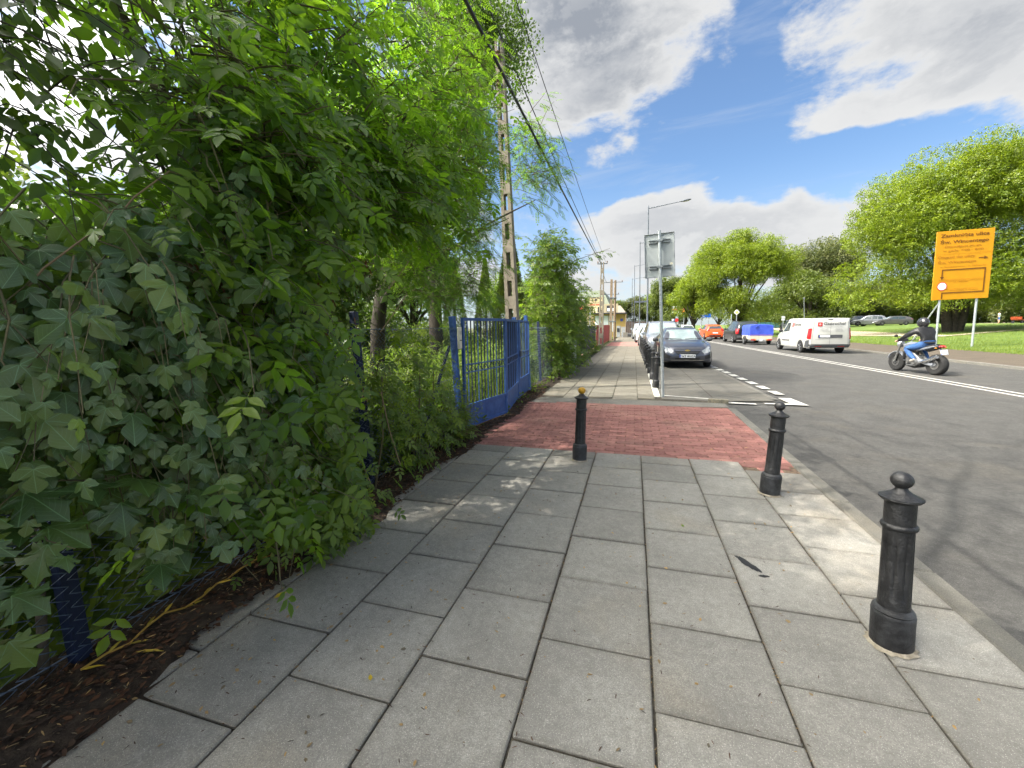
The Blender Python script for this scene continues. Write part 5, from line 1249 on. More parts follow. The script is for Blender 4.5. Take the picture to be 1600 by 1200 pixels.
# withered catkins
n = 46; Y = rg.uniform(1.1, 2.6, n); Z = rg.uniform(1.0, 2.0, n); roots = np.stack([bulge(Y, Z)+.06, Y, Z], -1)
Rm, T, P = sprays(roots, np.tile([.1, .1, -1.], (n, 1)), rg.uniform(.08, .16, n), 8, .035, .1, (.3, 0, .3), .8, .6)
o = link('withered_strands', scatter('withered_strands', SIMPLE, Rm, T, L_dead, rg.random(len(T)))); adopt(o, t); o['kind'] = 'stuff'

# ---- box elder: compound leaves hanging over the fence, bright where the sun comes through
t = tree_thing('box_elder_tree', 'leafy box elder with bright backlit compound leaves rising above the hedge', 'tree', (-3.3, 3.1, 0))
trunk(t, [(-3.3, 3.1, -.1), (-3.25, 3.1, 1.2), (-3.1, 3.0, 2.6), (-3.2, 2.8, 4.4), (-3.3, 2.7, 6.2)], [.12, .10, .08, .055, .03])
limbs(t, (-3.2, 3.05, 1.5), [(-2.2, 2.0, 3.2), (-2.0, 3.6, 3.4), (-2.1, 4.6, 3.1), (-2.6, 1.2, 4.3), (-3.6, 1.6, 4.8), (-3.0, 4.8, 4.6)], .05, seed=2)
c = np.concatenate([ell(270, (-2.5, 3.8, 3.9), (.70, 1.5, 1.45), .5), ell(120, (-2.8, 2.6, 3.6), (.9, 1.0, 1.3), .4), ell(300, (-2.4, 2.5, 3.1), (.65, 1.0, .95), .4), ell(360, (-2.25, 3.7, 2.6), (.45, 1.0, 1.2), .3), ell(340, (-2.15, 3.15, 1.5), (.35, .75, 1.2), .3), ell(150, (-2.2, 4.3, 3.8), (.6, .8, .9), .3), ell(110, (-2.8, 2.4, 4.3), (.8, .6, .85), .3), ell(220, (-2.0, 1.75, 1.4), (.28, .5, .95), .2), ell(260, (-2.05, 1.75, 2.35), (.4, .55, .6), .3), ell(150, (-2.1, 3.2, 2.5), (.35, .9, .6), .3)])
k = ~((c[:, 1] < .70*-c[:, 0]) & (c[:, 2] > 1.9)) & ~((c[:, 1] > 1.95) & (c[:, 2] < 2.30 + .25*(c[:, 1] > 3.2))) & (rg.random(len(c)) > .15*(c[:, 2] > 3)); c = c[k]; n = len(c)
d = np.stack([rg.normal(.35, .6, n), rg.normal(.05, .65, n), rg.normal(.05, .4, n)], -1)
Rm, T, P = sprays(c, d, rg.uniform(.25, .55, n), 4, .20, .35, (.35, -.25, .85), .40, .55)
k = T[:, 2] > .25; leafify(t, ELDER, Rm[k], T[k], L_elder, 260, 'leaf'); o = link('twigs', tubes_np('twigs', P, np.full(n, .006), .0018, M_twig)); adopt(o, t); o['kind'] = 'stuff'
for a, b_ in (((-2.1, 2.2, 2.35), (-1.75, 3.2, 2.75)), ((-1.9, 2.9, 2.5), (-1.7, 3.6, 2.55)), ((-2.4, 1.7, 2.3), (-2.9, 1.3, 4.2)), ((-2.2, 2.0, 2.2), (-2.6, 1.5, 4.4))):
    o = MB().tube([a, tuple((np.array(a)+np.array(b_))/2+np.array([.02, .03, .05])), b_], [.009, .007, .004], 6).build('branch', M_barkdk if a[0] < -2.15 else pm('pale green twig', (.22, .27, .15), .7)); adopt(o, t)
# ---- light-green sapling in front of the fence
t = tree_thing('ash_sapling', 'light green sapling with fine drooping leaflets against the fence before the gate', 'shrub', (-2.2, 3.2, 0))
c = np.concatenate([ell(170, (-2.05, 2.0, .70), (.22, .40, .72), .2), ell(80, (-2.12, 3.8, .45), (.16, .8, .45), .2), ell(75, (-2.2, 3.5, 1.05), (.12, .9, .5), .2), ell(50, (-2.0, 2.2, .40), (.2, .4, .36), .2)]); n = len(c)
Rm, T, P = sprays(c, np.stack([rg.normal(.35, .4, n), rg.normal(.1, .6, n), rg.normal(.1, .45, n)], -1), rg.uniform(.15, .32, n), 4, .135, .4, (.5, -.3, .8), .35, .6)
k = (T[:, 2] > .03) & (T[:, 0] < -1.66); leafify(t, ELDER, Rm[k], T[k], L_light, 280); o = link('twigs', tubes_np('twigs', P, np.full(n, .0035), .0012, M_twig)); adopt(o, t); o['kind'] = 'stuff'
for y in (2.4, 3.05, 3.7, 4.0): o = MB().tube([(-2.22, y, -.03), (-2.12, y+.04, .5), (-2.04, y-.03, 1.1)], [.010, .008, .004], 6).build('stem', M_twig); adopt(o, t)
# ---- willowherb at the gate post
t = tree_thing('willowherb_clump', 'clump of narrow-leaved willowherb growing at the left gate post', 'plant', (-2.15, 4.75, 0))
n = 34; c = np.stack([rg.uniform(-2.24, -1.98, n), rg.uniform(4.25, 5.12, n), np.zeros(n)], -1); H = rg.uniform(.45, 1.0, n); Rl = []; Tl = []
P = np.stack([c + np.array([0, 0, 1.])*H[:, None]*f + np.stack([.10*f*f*rg.normal(.5, .6, n), .10*f*f*rg.normal(0, 1, n), 0*H], -1) for f in np.linspace(0, 1, 5)], 1)
for k in range(26):
    f = .12 + .88*k/26; a = rg.uniform(0, 6.28, n); p = P[:, 0]*(1-f) + P[:, -1]*f; td = np.stack([np.cos(a), np.sin(a), rg.uniform(-.2, .6, n)], -1); nn = np.stack([-.4*np.cos(a), -.4*np.sin(a), np.ones(n)], -1)
    Rl.append(frames(td, nn)*(.13*(1.1-.55*f)*rg.uniform(.8, 1.2, n))[:, None, None]); Tl.append(p)
o = link('leaves', scatter('leaves', LANCE, np.concatenate(Rl), np.concatenate(Tl), L_weed, rg.beta(2, 4, n*26))); adopt(o, t); o['kind'] = 'stuff'
o = link('stems', tubes_np('stems', P, np.full(n, .004), .0015, M_twig)); adopt(o, t); o['kind'] = 'stuff'
# ---- locust tree with pinnate fronds over the gate
t = tree_thing('locust_tree', 'locust tree with feathery pinnate leaves reaching over the gate to the concrete pole', 'tree', (-4.6, 6.6, 0))
trunk(t, [(-4.6, 6.6, -.1), (-4.5, 6.6, 1.5), (-4.2, 6.7, 3.2), (-4.0, 6.9, 5.0)], [.15, .13, .10, .05], M_barkdk)
limbs(t, (-4.4, 6.6, 1.9), [(-2.6, 6.0, 2.9), (-2.2, 7.4, 3.4), (-3.0, 8.2, 3.0), (-2.8, 5.2, 3.6), (-1.9, 8.2, 3.9), (-3.4, 6.2, 5.2)], .05, M_barkdk, 5)
c = np.concatenate([ell(230, (-3.4, 6.1, 3.8), (1.3, 1.45, 1.5), .4), ell(130, (-2.5, 6.1, 2.9), (.75, 1.0, .75), .3), ell(150, (-2.3, 5.7, 4.5), (.6, 1.0, 1.2), .3), ell(90, (-2.35, 6.4, 3.8), (.5, .7, .8), .3), ell(50, (-2.6, 6.2, 5.4), (.6, .8, .7), .3), ell(76, (-2.0, 7.95, 4.55), (.42, .42, .85), .3), ell(120, (-3.3, 5.2, 2.6), (.7, 1.1, .75), .3), ell(60, (-3.0, 4.2, 2.6), (.5, .8, .6), .3), ell(60, (-2.6, 5.2, 3.9), (.7, .7, .8), .3), ell(75, (-3.0, 6.4, 2.05), (.7, 1.3, .35), .2)]); c = c[(c[:, 0] < -.385*c[:, 1]) | ((c[:, 1] > 7.5) & (c[:, 0] > -2.4))]; n = len(c)
Rm, T, P = sprays(c, np.stack([rg.normal(.5, .5, n), rg.normal(.15, .6, n), rg.normal(.1, .3, n)], -1), rg.uniform(.35, .75, n), 8, .22, .3, (.15, -.15, 1.), .35, .35)
k = T[:, 2] > 1.62; leafify(t, PINN, Rm[k], T[k], L_locust, 200, 'frond'); o = link('twigs', tubes_np('twigs', P, np.full(n, .007), .002, M_twig)); adopt(o, t); o['kind'] = 'stuff'
# ---- tall linden whose high crown shades the pavement and street
t = tree_thing('linden_tree', 'tall dark linden at the left edge with loose hanging sprays against the bright sky', 'tree', (-3.5, -.6, 0))
trunk(t, [(-3.5, -.6, -.1), (-3.45, -.5, 2.5), (-3.2, -.1, 5.0), (-2.9, .6, 7.2), (-2.8, 1.2, 9.2)], [.19, .16, .13, .09, .04], M_barkdk)
limbs(t, (-3.2, -.2, 4.7), [(-1.6, 2.6, 8.2), (-3.2, 3.2, 8.6), (-4.6, .4, 8.0), (-1.4, .0, 8.4), (-2.6, .8, 3.6), (-2.9, -1.6, 7.6)], .07, M_barkdk, 9)
c = np.concatenate([ell(560, (-2.5, 1.6, 8.8), (2.3, 3.4, 1.9), .3), ell(200, (-2.5, -1.9, 6.6), (2.2, 1.8, 1.7), .3), ell(120, (-2.5, .98, 2.85), (.40, .48, .75), .2)]); n = len(c)
Rm, T, P = sprays(c, np.stack([rg.normal(.3, .6, n), rg.normal(.1, .6, n), rg.normal(-.1, .3, n)], -1), rg.uniform(.4, .9, n), 11, .085, .35, (.2, 0, 1.), .45, .7)
leafify(t, SIMPLE, Rm, T, L_dull, 150); o = link('twigs', tubes_np('twigs', P, np.full(n, .0042), .0014, M_barkdk)); adopt(o, t); o['kind'] = 'stuff'
# ---- box elder shrub past the gate, spilling over the pavement edge
t = tree_thing('box_elder_shrub', 'bushy light green box elder spilling over the fence beyond the concrete pole', 'shrub', (-2.6, 12.6, 0))
for k in range(6): limbs(t, (-2.6+.05*k, 12.2+.25*k, -.05), [(-2.4+.25*(k % 3), 11.4+.6*k, 3.4+.25*(k % 2))], .035, seed=20+k, name='stem')
c = np.concatenate([ell(720, (-2.55, 12.8, 1.9), (.75, 2.2, 1.75), .35), ell(300, (-2.15, 14.6, 1.6), (.60, 1.9, 1.5), .3), ell(170, (-2.45, 12.2, 3.5), (.65, 1.2, .75), .2), ell(90, (-2.1, 12.0, .65), (.35, .9, .6), .2)]); n = len(c)
d = np.stack([rg.normal(.4, .5, n), rg.normal(-.1, .6, n), rg.normal(.35, .5, n)], -1)
tw = np.array([(-1.95, 13.0, 3.55), (-1.75, 13.0, 3.5), (-1.5, 13.1, 3.62), (-1.25, 13.1, 3.66), (-1.02, 13.2, 3.70)]); c = np.concatenate([c, tw]); d = np.concatenate([d, np.tile([1., .1, .15], (5, 1))]); n = len(c)
Rm, T, P = sprays(c, d, rg.uniform(.3, .55, n), 5, .21, .25, (.3, -.3, .9), .4, .5)
k = (T[:, 2] > .05); leafify(t, ELDER, Rm[k], T[k], L_light, 150); o = link('twigs', tubes_np('twigs', P, np.full(n, .006), .002, M_twig)); adopt(o, t); o['kind'] = 'stuff'
o = MB().tube([(-2.3, 12.9, 3.2), (-1.7, 13, 3.48), (-.75, 13.2, 3.78)], [.014, .010, .004], 6).build('branch', M_twig); adopt(o, t)

# ---- mass-crowned trees farther off
CL = [clump(7, s_) for s_ in range(3)]; CLs = [clump(9, 10+s_, .26) for s_ in range(2)]
def crown_pts(lobes, n, lob_r, seed):
    r_ = np.random.default_rng(seed); w_ = np.array([l[3] for l in lobes])**2; w_ = w_/w_.sum(); ix = r_.choice(len(lobes), n, p=w_)
    C = np.array([l[:3] for l in lobes])[ix]; rr = np.array([l[3] for l in lobes])[ix]
    d = nrm(r_.normal(0, 1, (n, 3))); q = r_.random(n)**.33
    return C + d*(rr*q)[:, None]*np.array([1, 1, .72]), d
def lobed(center, rad, k, lr, seed, flat=0.):
    r_ = np.random.default_rng(seed); out = []
    for i in range(k):
        d = nrm(r_.normal(0, 1, 3)); d[2] = abs(d[2])*1.0 - flat if r_.random() < .7 else d[2]; q = r_.uniform(.45, .86)
        out.append((center[0]+d[0]*rad[0]*q, center[1]+d[1]*rad[1]*q, center[2]+d[2]*rad[2]*q, lr*r_.uniform(.7, 1.25)))
    return out
def big_tree(name, label, base, center, rad, n, mat, seed, k=34, lr=None, csize=.8, trunks=1, tr=.35, group=None, bark=None, protos=CL, extra=()):
    t = tree_thing(name, label, 'tree', base, group); r_ = random.Random(seed)
    lr = lr or min(rad)*.36; lobes = lobed(center, rad, k, lr, seed) + list(extra)
    for i in range(trunks):
        dx = (i-(trunks-1)/2)*tr*1.6
        trunk(t, [(base[0]+dx*.4, base[1], base[2]-.3), (base[0]+dx, base[1], base[2]+(center[2]-rad[2]-base[2])*.5+.8), (base[0]+dx*1.6, base[1], center[2]), (center[0]+dx, center[1], center[2]+rad[2]*.5)], [tr*1.15, tr*.9, tr*.6, tr*.2], bark or M_barkdk)
    limbs(t, (base[0], base[1], base[2]+max(1.2, (center[2]-rad[2]-base[2])*.8)), [l[:3] for l in lobes[:9]], tr*.4, bark or M_barkdk, seed)
    P, d = crown_pts(lobes, n, lr, seed+1); P = P[P[:, 2] > base[2]+.5]; n = len(P)
    Rm = frames(rg.normal(0, 1, (n, 3)), np.array([0, 0, 1.])+.35*d[:n]+rg.normal(0, .3, (n, 3)))*(csize*rg.uniform(.7, 1.3, n))[:, None, None]
    ti = np.clip(rg.beta(2, 4, n)+rg.normal(0, .05, n), 0, 1); m_ = len(protos)
    o = link('crown', scatter('crown', protos[seed % m_], Rm, P, mat, ti)); adopt(o, t); return t
PT = 'broad trees of the park'
big_tree('lime_tree', 'huge spreading yellow-green tree behind the yellow detour sign', (29.3, 50, park_z(29.3, 50)), (28.6, 50, 10.0), (8.8, 8.5, 8.2), 48000, L_far, 31, 130, 2.15, .44, 3, .40, PT, extra=[(21.5, 50, 6.2, 2.4), (23.5, 48.5, 4.6, 2.2), (20.8, 51, 4.3, 1.9), (25.5, 47.5, 5.0, 2.3), (24, 50, 8.5, 2.6), (22.5, 51.5, 9.6, 2.2), (27.5, 45.5, 5.2, 2.2), (21.5, 49, 3.6, 1.6), (24.5, 47, 3.7, 1.6), (33.5, 45.5, 5.2, 2.3), (36.5, 47.5, 4.4, 2.2), (31, 53, 4.4, 2.4), (34.5, 52, 4.0, 2.4), (38, 52, 5.0, 2.6), (27.5, 53.5, 4.2, 2.2), (29.5, 45, 6.8, 2.4), (33, 44.5, 8, 2.4), (30, 46.5, 3.6, 1.9), (33, 46.5, 3.4, 1.8), (35.5, 45.5, 3.6, 1.9), (26.5, 46, 3.6, 1.8)])
big_tree('lime_tree', 'yellow-green tree at the right edge, its crown joining the huge one', (42, 51, park_z(42, 51)), (41.5, 50, 10.8), (8.5, 8, 8.8), 26000, L_far, 37, 95, 2.2, .46, 1, .5, PT)
big_tree('chestnut_tree', 'rounded pale-green tree standing alone beyond the blue trailer', (13.6, 63, park_z(13.6, 63)), (13.1, 62.5, 7.7), (6.9, 6.5, 6.3), 27000, L_far, 52, 90, 1.75, .42, 1, .4, extra=[(11.5, 60, 3.4, 1.8), (14.5, 59.5, 3.2, 1.8), (16.8, 61, 3.6, 1.8), (9.5, 61.5, 4.0, 1.8), (13, 58.5, 5, 1.9)])
big_tree('chestnut_tree', 'low left flank tree leaning out of the rounded pale-green one', (8.6, 68, .1), (8.4, 68, 5.0), (3.6, 4, 3.8), 4200, L_far, 58, 22, 1.5, .56, 1, .3)
big_tree('oak_tree', 'grey-green tree between the rounded tree and the huge one', (36, 98, .9), (35.6, 98, 10.0), (8, 8, 8.2), 8000, L_far2, 61, 34, 3.0, .85, 1, .5)
big_tree('oak_tree', 'darker tree low behind the white van roof', (29.2, 84, .9), (28.8, 84, 5.2), (5.5, 5, 5.2), 5500, L_far3, 66, 26, 2.1, .75, 1, .4)
big_tree('oak_tree', 'dark tree at the street end left of the rounded pale-green one', (7.6, 92, .1), (7.2, 92, 6.2), (4.6, 5, 5.2), 5500, L_far3, 73, 26, 2.0, .7, 1, .4)
TL = 'trees closing the street end'
for i, (x, y, h, r_) in enumerate(((-6.5, 118, 8.4, 5), (.0, 122, 9.0, 5.5), (6, 128, 10.4, 6), (-14, 116, 7.6, 5), (14, 126, 9.5, 6), (22, 124, 11, 7), (36, 120, 10, 7), (50, 112, 12, 8))):
    big_tree('street_end_tree', ['first tree of the far row, behind the yellow building', 'second tree of the far row, straight above the far lamps', 'third tree of the far row, behind the dark billboards', 'tree of the far row hidden mostly by the beige hall', 'tree of the far row above the blue direction board', 'tree of the far row beyond the black car', 'tree of the far row beyond the teal fence', 'tree of the far row behind the car park'][i],
             (x, y, 0), (x, y, h*.56), (r_, r_*.8, h*.46), 3300, (L_far3, L_far2, L_far)[i % 3], 80+i, 20, r_*.36, .85, 1, .3, TL)
BK = 'bushy trees behind the car park'
for i, (x, y, h, r_) in enumerate(((46, 104, 8, 7), (55, 98, 9, 7), (72, 94, 11, 9), (64, 97, 9, 7), (60.5, 88, 4.5, 4))):
    big_tree('park_bush', ['dark bushy tree behind the parked estate car', 'dark bushy tree behind the distant walker', 'dark bushy tree at the right edge of the park', 'dark bushy tree right of the distant walker', 'low dark bush in the shade near the walker'][i], (x, y, 1), (x, y, 1+h*.5), (r_, r_, h*.5), 3000, L_far3 if i % 2 else L_far2, 110+i, 18, r_*.4, .9, 1, .25, BK)
P = []; r_ = np.random.default_rng(77)
for i in range(46):
    q = .22 + .85*i/45; Y_ = r_.uniform(100, 118); x = q*Y_; h = r_.uniform(5, 9); m = 420; dd = nrm(r_.normal(0, 1, (m, 3)))*(r_.random(m)**.33)[:, None]; P.append(np.array([x, Y_, h*.48]) + dd*np.array([4.2, 4, h*.52]))
P = np.concatenate(P); n = len(P); wd = link('woodland', scatter('woodland', CL[1], frames(r_.normal(0, 1, (n, 3)), np.array([0, 0, 1.])+r_.normal(0, .4, (n, 3)))*(1.05*r_.uniform(.7, 1.3, n))[:, None, None], P, L_far3, r_.beta(2, 4, n))); tag(wd, 'far wooded belt closing the back of the park', 'wood', None, 'stuff')
# ---- trees and bushes of the garden behind the fence
GD = 'trees of the overgrown garden'
big_tree('ash_tree', 'tall fine-leaved ash behind the concrete pole, top of its crown out of the picture', (-5.8, 11.5, 0), (-5.2, 10.9, 8.2), (2.5, 2.6, 3.2), 3300, L_dull, 131, 22, .8, .30, 1, .2, GD, None, CLs)
big_tree('ash_tree', 'second fine-leaved ash farther back in the garden', (-9.5, 14, 0), (-9.2, 13.5, 6.3), (3.4, 3.2, 4.2), 5200, L_elder, 137, 26, 1.3, .40, 1, .2, GD, None, CLs)
big_tree('garden_maple', 'dark maple deep in the garden behind the near hedge', (-6.9, 5.2, 0), (-6.8, 5.2, 1.5), (1.8, 2.0, 1.2), 2600, L_hop, 141, 24, .9, .34, 1, .15, GD, None, CLs)
big_tree('garden_maple', 'low maple behind the fence beside the camera', (-5.0, 1.6, 0), (-4.9, 1.7, 1.35), (1.5, 1.7, 1.2), 3000, L_maple, 143, 20, .6, .30, 1, .1, GD, None, CLs)
big_tree('garden_maple', 'sunlit maple in the middle of the garden', (-11, 7.5, 0), (-10.8, 7.5, 2.9), (3, 3, 2.6), 4200, L_light, 149, 24, 1.1, .40, 1, .15, GD, None, CLs)
big_tree('garden_shrub', 'dark shrub behind the gate under the locust branches', (-7.6, 10.4, 0), (-7.6, 10.6, 1.3), (1.2, 1.4, 1.0), 2200, L_dull, 151, 20, .6, .28, 1, .06, GD, None, CLs)
big_tree('garden_shrub', 'dense dark shrub filling the fence line near the post', (-3.4, 3.5, 0), (-3.4, 3.3, 1.5), (.6, 1.35, 1.45), 3400, L_dull, 157, 14, .35, .22, 1, .04, GD, None, CLs)
big_tree('garden_shrub', 'sunlit bright shrub beyond the gate bars', (-6.8, 12.8, 0), (-6.8, 12.8, .8), (1.9, 1.6, .8), 2200, L_weed, 163, 16, .5, .26, 1, .05, GD, None, CLs)
big_tree('garden_maple', 'dense maple just beside and behind the camera, over the fence', (-5.2, -1.2, 0), (-5.0, -.9, 4.9), (2.4, 2.3, 3.4), 7500, L_hop, 169, 34, 1.0, .36, 1, .15, GD, None, CLs)
big_tree('garden_maple', 'far left bushy tree closing the garden', (-14, 2.5, 0), (-14, 2.5, 3.4), (4, 4, 3.2), 3600, L_far3, 167, 22, 1.5, .55, 1, .2, GD)
big_tree('garden_maple', 'bushy tree at the back of the garden behind the sunlit shrub', (-17, 18, 0), (-17, 18, 3.8), (5, 5, 3.6), 3600, L_far3, 173, 22, 1.8, .65, 1, .2, GD)
big_tree('garden_maple', 'rear garden tree left of the columnar conifers', (-12, 21, 0), (-12, 21, 3.0), (3.6, 3.6, 2.8), 3200, L_hop, 179, 20, 1.3, .5, 1, .2, GD)
big_tree('garden_maple', 'leafy tree hiding the hall front beyond the shrub', (-5.6, 22, 0), (-5.6, 22, 2.4), (2.4, 3.6, 2.2), 3600, L_light, 181, 22, .8, .36, 1, .12, GD, None, CLs)
for i, (x, y, h, r_) in enumerate(((-7.6, 21, 4.9, .75), (-9.2, 20.5, 5.0, .8), (-4.5, 15.2, 5.2, .75))):
    t = tree_thing('thuja', ['columnar dark conifer in the gap above the gate', 'columnar conifer left of the one above the gate', 'columnar conifer rising behind the shrub next to the pole'][i], 'conifer', (x, y, 0), 'columnar conifers of the garden')
    trunk(t, [(x, y, -.1), (x, y, h*.9)], [.10, .02]); n = 2600; z = rg.random(n)**.8*h; a = rg.uniform(0, 6.28, n); rr = r_*(1-(z/h)**1.7)*np.sqrt(rg.uniform(.45, 1, n))
    P = np.stack([x+rr*np.cos(a), y+rr*np.sin(a), z+.1], -1); Rm = frames(np.stack([np.cos(a)*.4, np.sin(a)*.4, np.ones(n)], -1), np.stack([np.cos(a), np.sin(a), 0*a], -1)+rg.normal(0, .3, (n, 3)))*.22
    o = link('crown', scatter('crown', CLs[0], Rm, P, L_far3, rg.beta(2, 3, n))); adopt(o, t)
# tall sunlit weeds behind fence and gate
def weeds(name, label, n, xr, yr, h, mat, seed, proto=LANCE, leaves=9, size=.16):
    r_ = np.random.default_rng(seed); c = np.stack([r_.uniform(*xr, n), r_.uniform(*yr, n), np.zeros(n)], -1); H = r_.uniform(h*.5, h, n); Rl = []; Tl = []
    for k in range(leaves):
        f = .1+.9*k/leaves; a = r_.uniform(0, 6.28, n); td = np.stack([np.cos(a), np.sin(a), r_.uniform(.0, 1.0, n)], -1)
        Rl.append(frames(td, np.stack([-.4*np.cos(a), -.4*np.sin(a), np.ones(n)], -1))*(size*r_.uniform(.7, 1.3, n))[:, None, None]); Tl.append(c + np.stack([.05*np.sin(a), .05*np.cos(a), H*f], -1))
    o = link(name, scatter(name, proto, np.concatenate(Rl), np.concatenate(Tl), mat, r_.beta(2, 3, n*leaves))); tag(o, label, 'weeds', None, 'stuff'); return o
weeds('tall_weeds', 'tall sunlit weeds filling the garden behind the gate', 1500, (-9, -3.0), (5.5, 14), 1.15, L_weed, 3, LANCE, 10, .20)
weeds('garden_weeds', 'weeds and low growth behind the chain-link fence', 900, (-6, -2.5), (-.5, 5.4), .8, L_dull, 4, SIMPLE, 8, .15)
weeds('verge_weeds', 'small weeds sprouting along the fence foot and gate', 46, (-2.32, -1.98), (2.4, 12.5), .22, L_weed, 5, SIMPLE, 7, .09)
weeds('kerb_weeds', 'weeds along the foot of the dark fence', 60, (-2.22, -1.92), (14, 27), .35, L_weed, 6, SIMPLE, 8, .13)
# grass blades on the verge
def blades(name, label, P, h, mat, seed):
    r_ = np.random.default_rng(seed); n = len(P); a = r_.uniform(0, 6.28, n); t = np.stack([.35*np.cos(a), .35*np.sin(a), np.ones(n)], -1); nn = np.stack([np.sin(a), -np.cos(a), 0*a], -1)
    B_ = (np.array([(-.07, 0, 0), (.07, 0, 0), (.03, 1, .12)]), np.array([(0, 1, 2)]), np.array([(.4, .1), (.6, .1), (.5, 1.)]))
    o = link(name, scatter(name, B_, frames(t, nn)*(h*r_.uniform(.5, 1.4, n))[:, None, None], P, mat, r_.beta(2, 2.2, n))); tag(o, label, 'grass', None, 'stuff')
L_grass = leaf_mat('grass blade', (.085, .150, .020), (.17, .28, .02), .6, .3, .3)
n = 90000; yy = 14+rg.random(n)**1.3*50; xx = 15.6+rg.random(n)**1.25*(10+.5*yy) - np.clip((yy-23)*.05, 0, 1.8); P = np.stack([xx, yy, np.array([park_z(a, b) for a, b in zip(xx, yy)])], -1)
k = np.ones(n, bool)
blades('lawn_grass', 'mown green grass of the park lawn', P, .11, L_grass, 8)
n = 16000; P = np.stack([rg.uniform(-12, -2.45, n), rg.uniform(-1, 16, n), np.zeros(n)], -1); blades('garden_grass', 'rough grass of the garden behind the fence', P, .30, L_grass, 9)
# litter: dead leaves and chips on soil and slabs
def litter(name, label, P, size, mat, seed, proto=SIMPLE, flat=.35):
    r_ = np.random.default_rng(seed); n = len(P); a = r_.uniform(0, 6.28, n)
    Rm = frames(np.stack([np.cos(a), np.sin(a), r_.normal(0, .15, n)], -1), np.stack([r_.normal(0, flat, n), r_.normal(0, flat, n), np.ones(n)], -1))*(size*r_.uniform(.4, 1.3, n))[:, None, None]
    o = link(name, scatter(name, proto, Rm, P, mat, r_.random(n))); tag(o, label, 'litter', None, 'stuff')
L_brown = leaf_mat('brown litter', (.040, .024, .015), (.05, .03, .02), .85, .1, .5)
L_straw = leaf_mat('pale chips', (.21, .175, .12), (.2, .15, .1), .8, .1, .5)
n = 9000; yy = rg.uniform(.3, 9.5, n)**1; xx = -2.36+.46*rg.random(n)+.05*np.sin(yy*3.1); P = np.stack([xx, yy, .028-.03*np.clip((xx+2.1)/.25, 0, 1)+rg.uniform(0, .012, n)], -1); litter('leaf_litter', 'brown leaf litter along the fence foot', P, .034, L_brown, 1)
n = 2300; yy = rg.uniform(.3, 9.5, n); xx = -2.34+.42*rg.random(n)**1.2; P = np.stack([xx, yy, .034-.03*np.clip((xx+2.1)/.25, 0, 1)+rg.uniform(0, .012, n)], -1); litter('straw_chips', 'pale dry chips scattered over the leaf litter', P, .028, L_straw, 2, LANCE)
n = 1000; yy = .4+rg.random(n)**1.2*8; xx = -1.9+rg.random(n)**1.8*3.4; P = np.stack([xx, yy, np.full(n, .004)], -1); litter('slab_chips', 'tiny dry leaf chips strewn over the slabs', P, .022, L_straw, 3, SIMPLE)
n = 1300; yy = .4+rg.random(n)**1.1*7; xx = -1.9+rg.random(n)**2.2*3.2; P = np.stack([xx, yy, np.full(n, .004)], -1); litter('dark_chips', 'tiny dark seeds and twig bits strewn over the slabs', P, .021, L_brown, 4, LANCE)
n = 1500; ln = rg.choice([-1.888, -1.388, -.888, -.388, .112, .612, 1.112], n); yy = .3+rg.random(n)*4.4; P = np.stack([ln+rg.normal(0, .004, n), yy, np.full(n, -.006)], -1); litter('joint_chips', 'debris caught in the joints between slabs', P, .017, L_straw, 6, LANCE)
# single fallen leaves
M_yleaf = leaf_mat('yellow leaf', (.42, .34, .03), (.4, .3, .03), .6, .2, .2)
for (x, y, lb, pr, s_, a) in ((-2.12, 1.12, 'pale yellow fallen leaf on the soil at the lower left', LANCE, .12, .4), (-1.86, 1.62, 'curled orange-yellow fallen leaf on the slab edge', SIMPLE, .07, 1.2), (-1.02, 1.30, 'small bright yellow leaf lying in the slab joint', SIMPLE, .035, 2.2),
                              (-.095, 1.20, 'small green leaf lying on the middle slab near the camera', LANCE, .05, .2), (.38, 3.05, 'tiny green leaf lying on a slab farther on', SIMPLE, .045, 1.6), (-1.95, 2.02, 'pale maple leaf lying on the brown litter', MAPLE, .07, .9)):
    Rm = frames(np.array([[math.cos(a), math.sin(a), .05]]), np.array([[.1, .1, 1.]]))*s_
    o = link('fallen_leaf', scatter('fallen_leaf', pr, Rm, np.array([[x, y, .035 if x < -1.93 else .006]]), M_yleaf if 'green' not in lb else L_light, np.array([.3]))); tag(o, lb, 'leaf')
yv = tree_thing('yellowed_vine', 'yellowed vine stem creeping along the soil at the fence foot', 'vine', (-2.3, 1.5, 0))
pts = [(-2.22+.02*math.sin(i*1.3), .98+.085*i, .045+.015*math.sin(i*2.1)) for i in range(16)]; o = MB().tube(pts, .005, 5).build('stem', pm('yellow stem', (.36, .22, .04), .7)); adopt(o, yv)
n = 16; P = np.array([pts[i] for i in range(16)]); a = rg.normal(1.4, .5, n); Rm = frames(np.stack([np.cos(a), np.sin(a), 0*a+.1], -1), np.stack([.3+0*a, 0*a, 1+0*a], -1))*.085
leafify(yv, LANCE, Rm, P, M_yleaf, 16)
